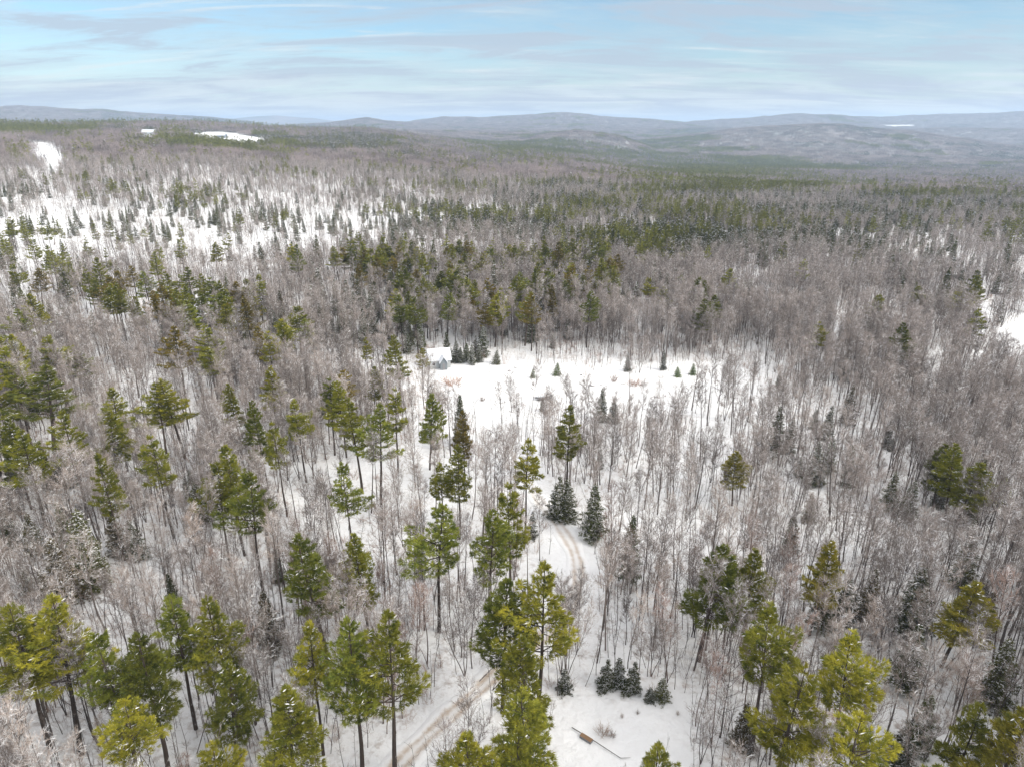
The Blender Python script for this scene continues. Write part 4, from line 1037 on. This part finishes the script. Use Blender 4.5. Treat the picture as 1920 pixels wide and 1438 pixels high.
def window(parent, x, y, z, wd, ht, axis):
    """framed window; axis 'y' faces -Y, 'x' faces -X"""
    f = MB(); g_ = MB(); t = 0.09
    def bb(mb, a0, a1, z0, z1, d0, d1):
        if axis == 'y': box(mb, x + a0, x + a1, y - d1, y - d0, z + z0, z + z1)
        else: box(mb, x - d1, x - d0, y + a0, y + a1, z + z0, z + z1)
    bb(f, -wd / 2 - t, wd / 2 + t, -t, 0, 0.003, 0.07); bb(f, -wd / 2 - t, wd / 2 + t, ht, ht + t, 0.003, 0.07)
    bb(f, -wd / 2 - t, -wd / 2, 0.001, ht - 0.001, 0.003, 0.07); bb(f, wd / 2, wd / 2 + t, 0.001, ht - 0.001, 0.003, 0.07)
    bb(g_, -wd / 2 + .002, wd / 2 - .002, 0.002, ht - .002, 0.004, 0.03)
    o = child('window', f, [M_WHITE], parent); g2 = child('pane', g_, [M_GLASS], o)
window(cab, -3.6, -1.3, 1.0, 0.9, 1.1, 'x'); window(cab, -3.6, 1.3, 1.0, 0.9, 1.1, 'x'); window(cab, -3.6, 0, 3.6, 0.7, 0.8, 'x')
window(cab, -2.2, -3.0, 1.1, 1.0, 1.0, 'y')
# projecting entry with its own gable, facing the camera
en = MB(); a = 1.15
V = [(-a, -4.9, 0), (a, -4.9, 0), (a, -3.0, 0), (-a, -3.0, 0), (-a, -4.9, 2.5), (a, -4.9, 2.5), (a, -3.0, 2.5), (-a, -3.0, 2.5), (0, -4.9, 4.1), (0, -2.0, 4.1)]
en.add(V, [(0, 1, 5), (0, 5, 4), (4, 5, 8), (1, 2, 6), (1, 6, 5), (3, 0, 4), (3, 4, 7)]); en.V[0] += np.array([1.0, 0, 0])
child('porch', en, [M_GREY], cab)
er = MB()
for s in (-1, 1):
    V = [(0, -5.3, 4.15), (0, -1.6, 4.15), (s * 1.5, -1.6, 2.1), (s * 1.5, -5.3, 2.1)]; V += [(p[0], p[1], p[2] + 0.25) for p in V]
    er.add(np.array(V) + np.array([1.0, 0, 0]), [(0, 1, 2), (0, 2, 3), (4, 6, 5), (4, 7, 6), (3, 2, 6), (3, 6, 7), (0, 3, 7), (0, 7, 4), (1, 5, 6), (1, 6, 2)])
child('porch_roof', er, [M_ROOFSNOW], cab)
dr = MB(); box(dr, 0.55, 1.45, -4.96, -4.903, 0.05, 2.1); dro = child('door', dr, [M_OLDWOOD], cab)
hn = MB(); box(hn, 1.32, 1.38, -5.0, -4.963, 1.0, 1.12); child('handle', hn, [M_GLASS], dro)

# far farm buildings on the left hill and in the valley
def farmhouse(name, px_, py_, L, W, h, rise, rz, label, wallm):
    X, Y, Z = ground_at(px_, py_); e = link(bpy.data.objects.new(name, None)); e.location = (X, Y, Z - 0.3); e.rotation_euler.z = rz
    tag(e, label, name.split('_')[-1]); child('wall', gable_walls(L, W, h, rise), [wallm], e); child('roof', gable_roof(L, W, h, rise, 0.3, 0.6), [M_ROOFSNOW], e)
    window(e, -L / 4, -W / 2, 1.2, 1.2, 1.3, 'y'); window(e, L / 4, -W / 2, 1.2, 1.2, 1.3, 'y')
farmhouse('barn', 280, 253, 26, 13, 5, 5, 0.05, 'long white-roofed barn in the treetops of the left hill', M_SIDING)
farmhouse('farmhouse', 417, 259, 18, 10, 5, 4, -0.2, 'white-roofed farmhouse at the left end of the far hilltop field', M_GREY)

# grey heap of boards in the big clearing
gx_, gy_, gz_ = ground_at(1017, 750)
hp = link(bpy.data.objects.new('board_pile', None)); hp.location = (gx_, gy_, gz_); hp.rotation_euler.z = 0.05
tag(hp, 'low heap of weathered grey boards lying in the middle of the big clearing', 'board pile')
rg = np.random.default_rng(9)
bm_ = MB()
for k in range(14):
    a = rg.normal(0, 0.25); L = rg.uniform(3.0, 5.0); cxx, cyy, czz = rg.uniform(-.6, .6), rg.uniform(-.9, .9), 0.10 + 0.13 * (k // 2)
    q = MB(); box(q, -L / 2, L / 2, -.14, .14, -.05, .05); v, f, m_ = q.arrays(); v = xform((v, f, m_), cxx, cyy, czz + rg.uniform(0, .03), a, 1)[0]; bm_.add(v, f)
child('boards', bm_, [M_OLDWOOD], hp)
sm = MB(); box(sm, -1.6, 0.6, -.6, .55, 1.02, 1.14); child('snow_cap', sm, [M_ROOFSNOW], hp)

# boulders at the far side of the big clearing
def rock_mesh(seed):
    rg = np.random.default_rng(seed); mb = MB(); n, m_ = 9, 6; V = []
    for i in range(m_ + 1):
        for j in range(n):
            th = math.pi * i / m_; ph = 2 * math.pi * j / n
            V.append((math.sin(th) * math.cos(ph), math.sin(th) * math.sin(ph), math.cos(th) * 0.6))
    V = np.array(V) * (1 + rg.normal(0, .10, (len(V), 1))); Fc = []
    for i in range(m_):
        for j in range(n):
            a, b_ = i * n + j, i * n + (j + 1) % n; Fc += [(a, a + n, b_ + n), (a, b_ + n, b_)]
    mb.add(V, Fc); return mb.arrays()
M_ROCKS = bark_mat('snowy_rock', (0.10, 0.09, 0.085), (0.2, 0.19, 0.18), 0.75, False)
rocks = [make_mesh('boulder', rock_mesh(i), [M_ROCKS]) for i in range(3)]
ROCKS = [(1112, 724, .8, 'largest dark boulder at the left end of the row behind the spruces'), (1128, 722, .5, 'small boulder next to the largest in the row behind the spruces'),
 (1143, 722, .45, 'small boulder third from the left in the row'), (1168, 720, .6, 'boulder in the row straight behind the slim dark spruce'), (1205, 722, .5, 'boulder at the right end of the row'),
 (955, 697, .6, 'snow-capped boulder left along the far rim of the big clearing'), (968, 690, .6, 'snow-capped boulder up the far rim of the big clearing'), (1093, 704, .9, 'wide snow-capped boulder in the middle of the far rim'), (1310, 736, .8, 'boulder at the right end of the big clearing')]
for k, (a, b_, s, lab) in enumerate(ROCKS):
    X, Y, Z = ground_at(a, b_); o = link(bpy.data.objects.new('boulder', rocks[k % 3])); o.location = (X, Y, Z + s * .1); o.scale = (s * 1.4, s, s); o.rotation_euler.z = k
    tag(o, lab, 'boulder', 'boulders in the big clearing')
# bushes in the clearings
bush_me = [make_mesh('bush', brush(601 + i, 2.2, 34), [M_BRUSH]) for i in range(2)]
BUSH = [(1190, 724, 1.0, 2.6, 'wide brown-green bush behind the forked bare tree in the big clearing'), (1150, 716, 1.3, 1.0, 'upright reddish bush behind the slim dark spruce'),
 (848, 722, 1.6, 2.2, 'brown thicket in front of the cabin'), (905, 752, 0.8, 1.2, 'small dark bush below the cabin thicket'), (1190, 802, 0.8, .8, 'small round bush at the foot of the forked bare tree'),
 (1130, 1378, .8, 1.4, 'fuzzy grey bush in the middle of the small snowy clearing'), (1148, 1386, .5, 1.0, 'low grey tuft right of the fuzzy grey bush'), (1166, 1346, .35, .8, 'dark tuft in the upper part of the small clearing'),
 (1195, 1342, .35, .8, 'pair-forming dark tuft right of the upper tuft in the small clearing'), (1270, 1344, .4, .7, 'dark tuft at the right rim of the small clearing')]
for k, (a, b_, s, wdt, lab) in enumerate(BUSH):
    X, Y, Z = ground_at(a, b_); o = link(bpy.data.objects.new('bush', bush_me[k % 2])); o.location = (X, Y, Z); o.scale = (s * wdt, s * wdt, s); o.rotation_euler.z = k * 1.3; o.color = (.85, .9, .9, 1) if k > 2 else (1, .9, .85, 1)
    tag(o, lab, 'bush', 'bushes in the clearings')
# fallen sapling with the brown crate
A = np.array(ground_at(1072, 1367)); Bq = np.array(ground_at(1163, 1429)); Cq = np.array(ground_at(1182, 1424))
mb = MB(); tube(mb, np.array([A + [0, 0, .25], A * .5 + Bq * .5 + [0, 0, .3], Bq + [0, 0, .15]]) - A, [.06, .05, .035], 5); tube(mb, np.array([Bq + [0, 0, .15], Cq + [0, 0, .12]]) - A, [.035, .02], 4)
o = link(bpy.data.objects.new('fallen_sapling', make_mesh('fallen_sapling', mb.arrays(), [M_PBARK]))); o.location = A; tag(o, 'thin dark fallen sapling with bent tip lying across the small snowy clearing', 'fallen tree')
Cc = np.array(ground_at(1099, 1387)); dirv = (Bq - A)[:2]; an = math.atan2(dirv[1], dirv[0])
cr_ = link(bpy.data.objects.new('wooden_crate', None)); cr_.location = Cc; cr_.rotation_euler.z = an; tag(cr_, 'small brown wooden crate on the fallen sapling in the small clearing', 'crate')
for k in range(3):
    q = MB(); box(q, -.85, .85, -.3 + k * .21, -.3 + k * .21 + .18, .36, .42); child('slat', q, [M_WOOD], cr_)
q = MB(); box(q, -.85, .85, -.32, -.27, .02, .355); box(q, -.85, .85, .27, .32, .02, .355); box(q, -.85, -.8, -.265, .265, .02, .355); box(q, .8, .85, -.265, .265, .02, .355); child('side_panel', q, [M_OLDWOOD], cr_)

# fallen and leaning dead trees in the right-hand woods
FALL = [(1770, 1262, 14, 1.15, 2.1, 'pale snow-lined fallen tree lying across the brush at the right'), (1715, 1240, 9, 1.2, -2.2, 'shorter snow-lined fallen stem crossing the pale fallen tree'),
 (1540, 1132, 8, 1.1, 1.9, 'snow-lined arched stem under the rusty olive pine'), (1600, 1150, 6, 1.2, 2.0, 'short snow-lined fallen stem right of the arched stem'),
 (900, 1290, 9, 1.0, 2.1, 'pale fallen brushy top beside the driveway'), (925, 1310, 8, 1.1, 2.3, 'second pale fallen top nearer the bottom edge beside the driveway')]
for k, (a, b_, L, tl, rz, lab) in enumerate(FALL):
    X, Y, Z = ground_at(a, b_); e = make_thing('fallen_tree', 'fallen tree', bare_hi[3 + k % 2], X, Y, Z + 1.0, L, 0, (1.9, 1.9, 1.95), 0, lab, 'fallen trees in the woods', 1)
    e.rotation_euler = (tl, 0, rz)

# ------------------------------------------------------------------ air
mh = bpy.data.materials.new('haze'); mh.use_nodes = True; nt = mh.node_tree; nt.nodes.clear()
pv = N(nt, 'ShaderNodeVolumePrincipled'); pv.inputs['Density'].default_value = 0.9e-4; pv.inputs['Color'].default_value = (0.58, 0.76, 1.0, 1); pv.inputs['Anisotropy'].default_value = 0.2
mo = N(nt, 'ShaderNodeOutputMaterial'); nt.links.new(pv.outputs[0], mo.inputs['Volume'])
zmin = float(GZ.min()) - 1.0; zmax = max(float(GZ.max()) + 25, CAMZ + 5)
mb = MB(); box(mb, -24100, 24100, -24100, 24100, zmin, zmax)
hz_ = link(bpy.data.objects.new('haze', make_mesh('haze', mb.arrays(), [mh]))); tag(hz_, 'pale winter air over the whole valley', None, None, 'stuff')
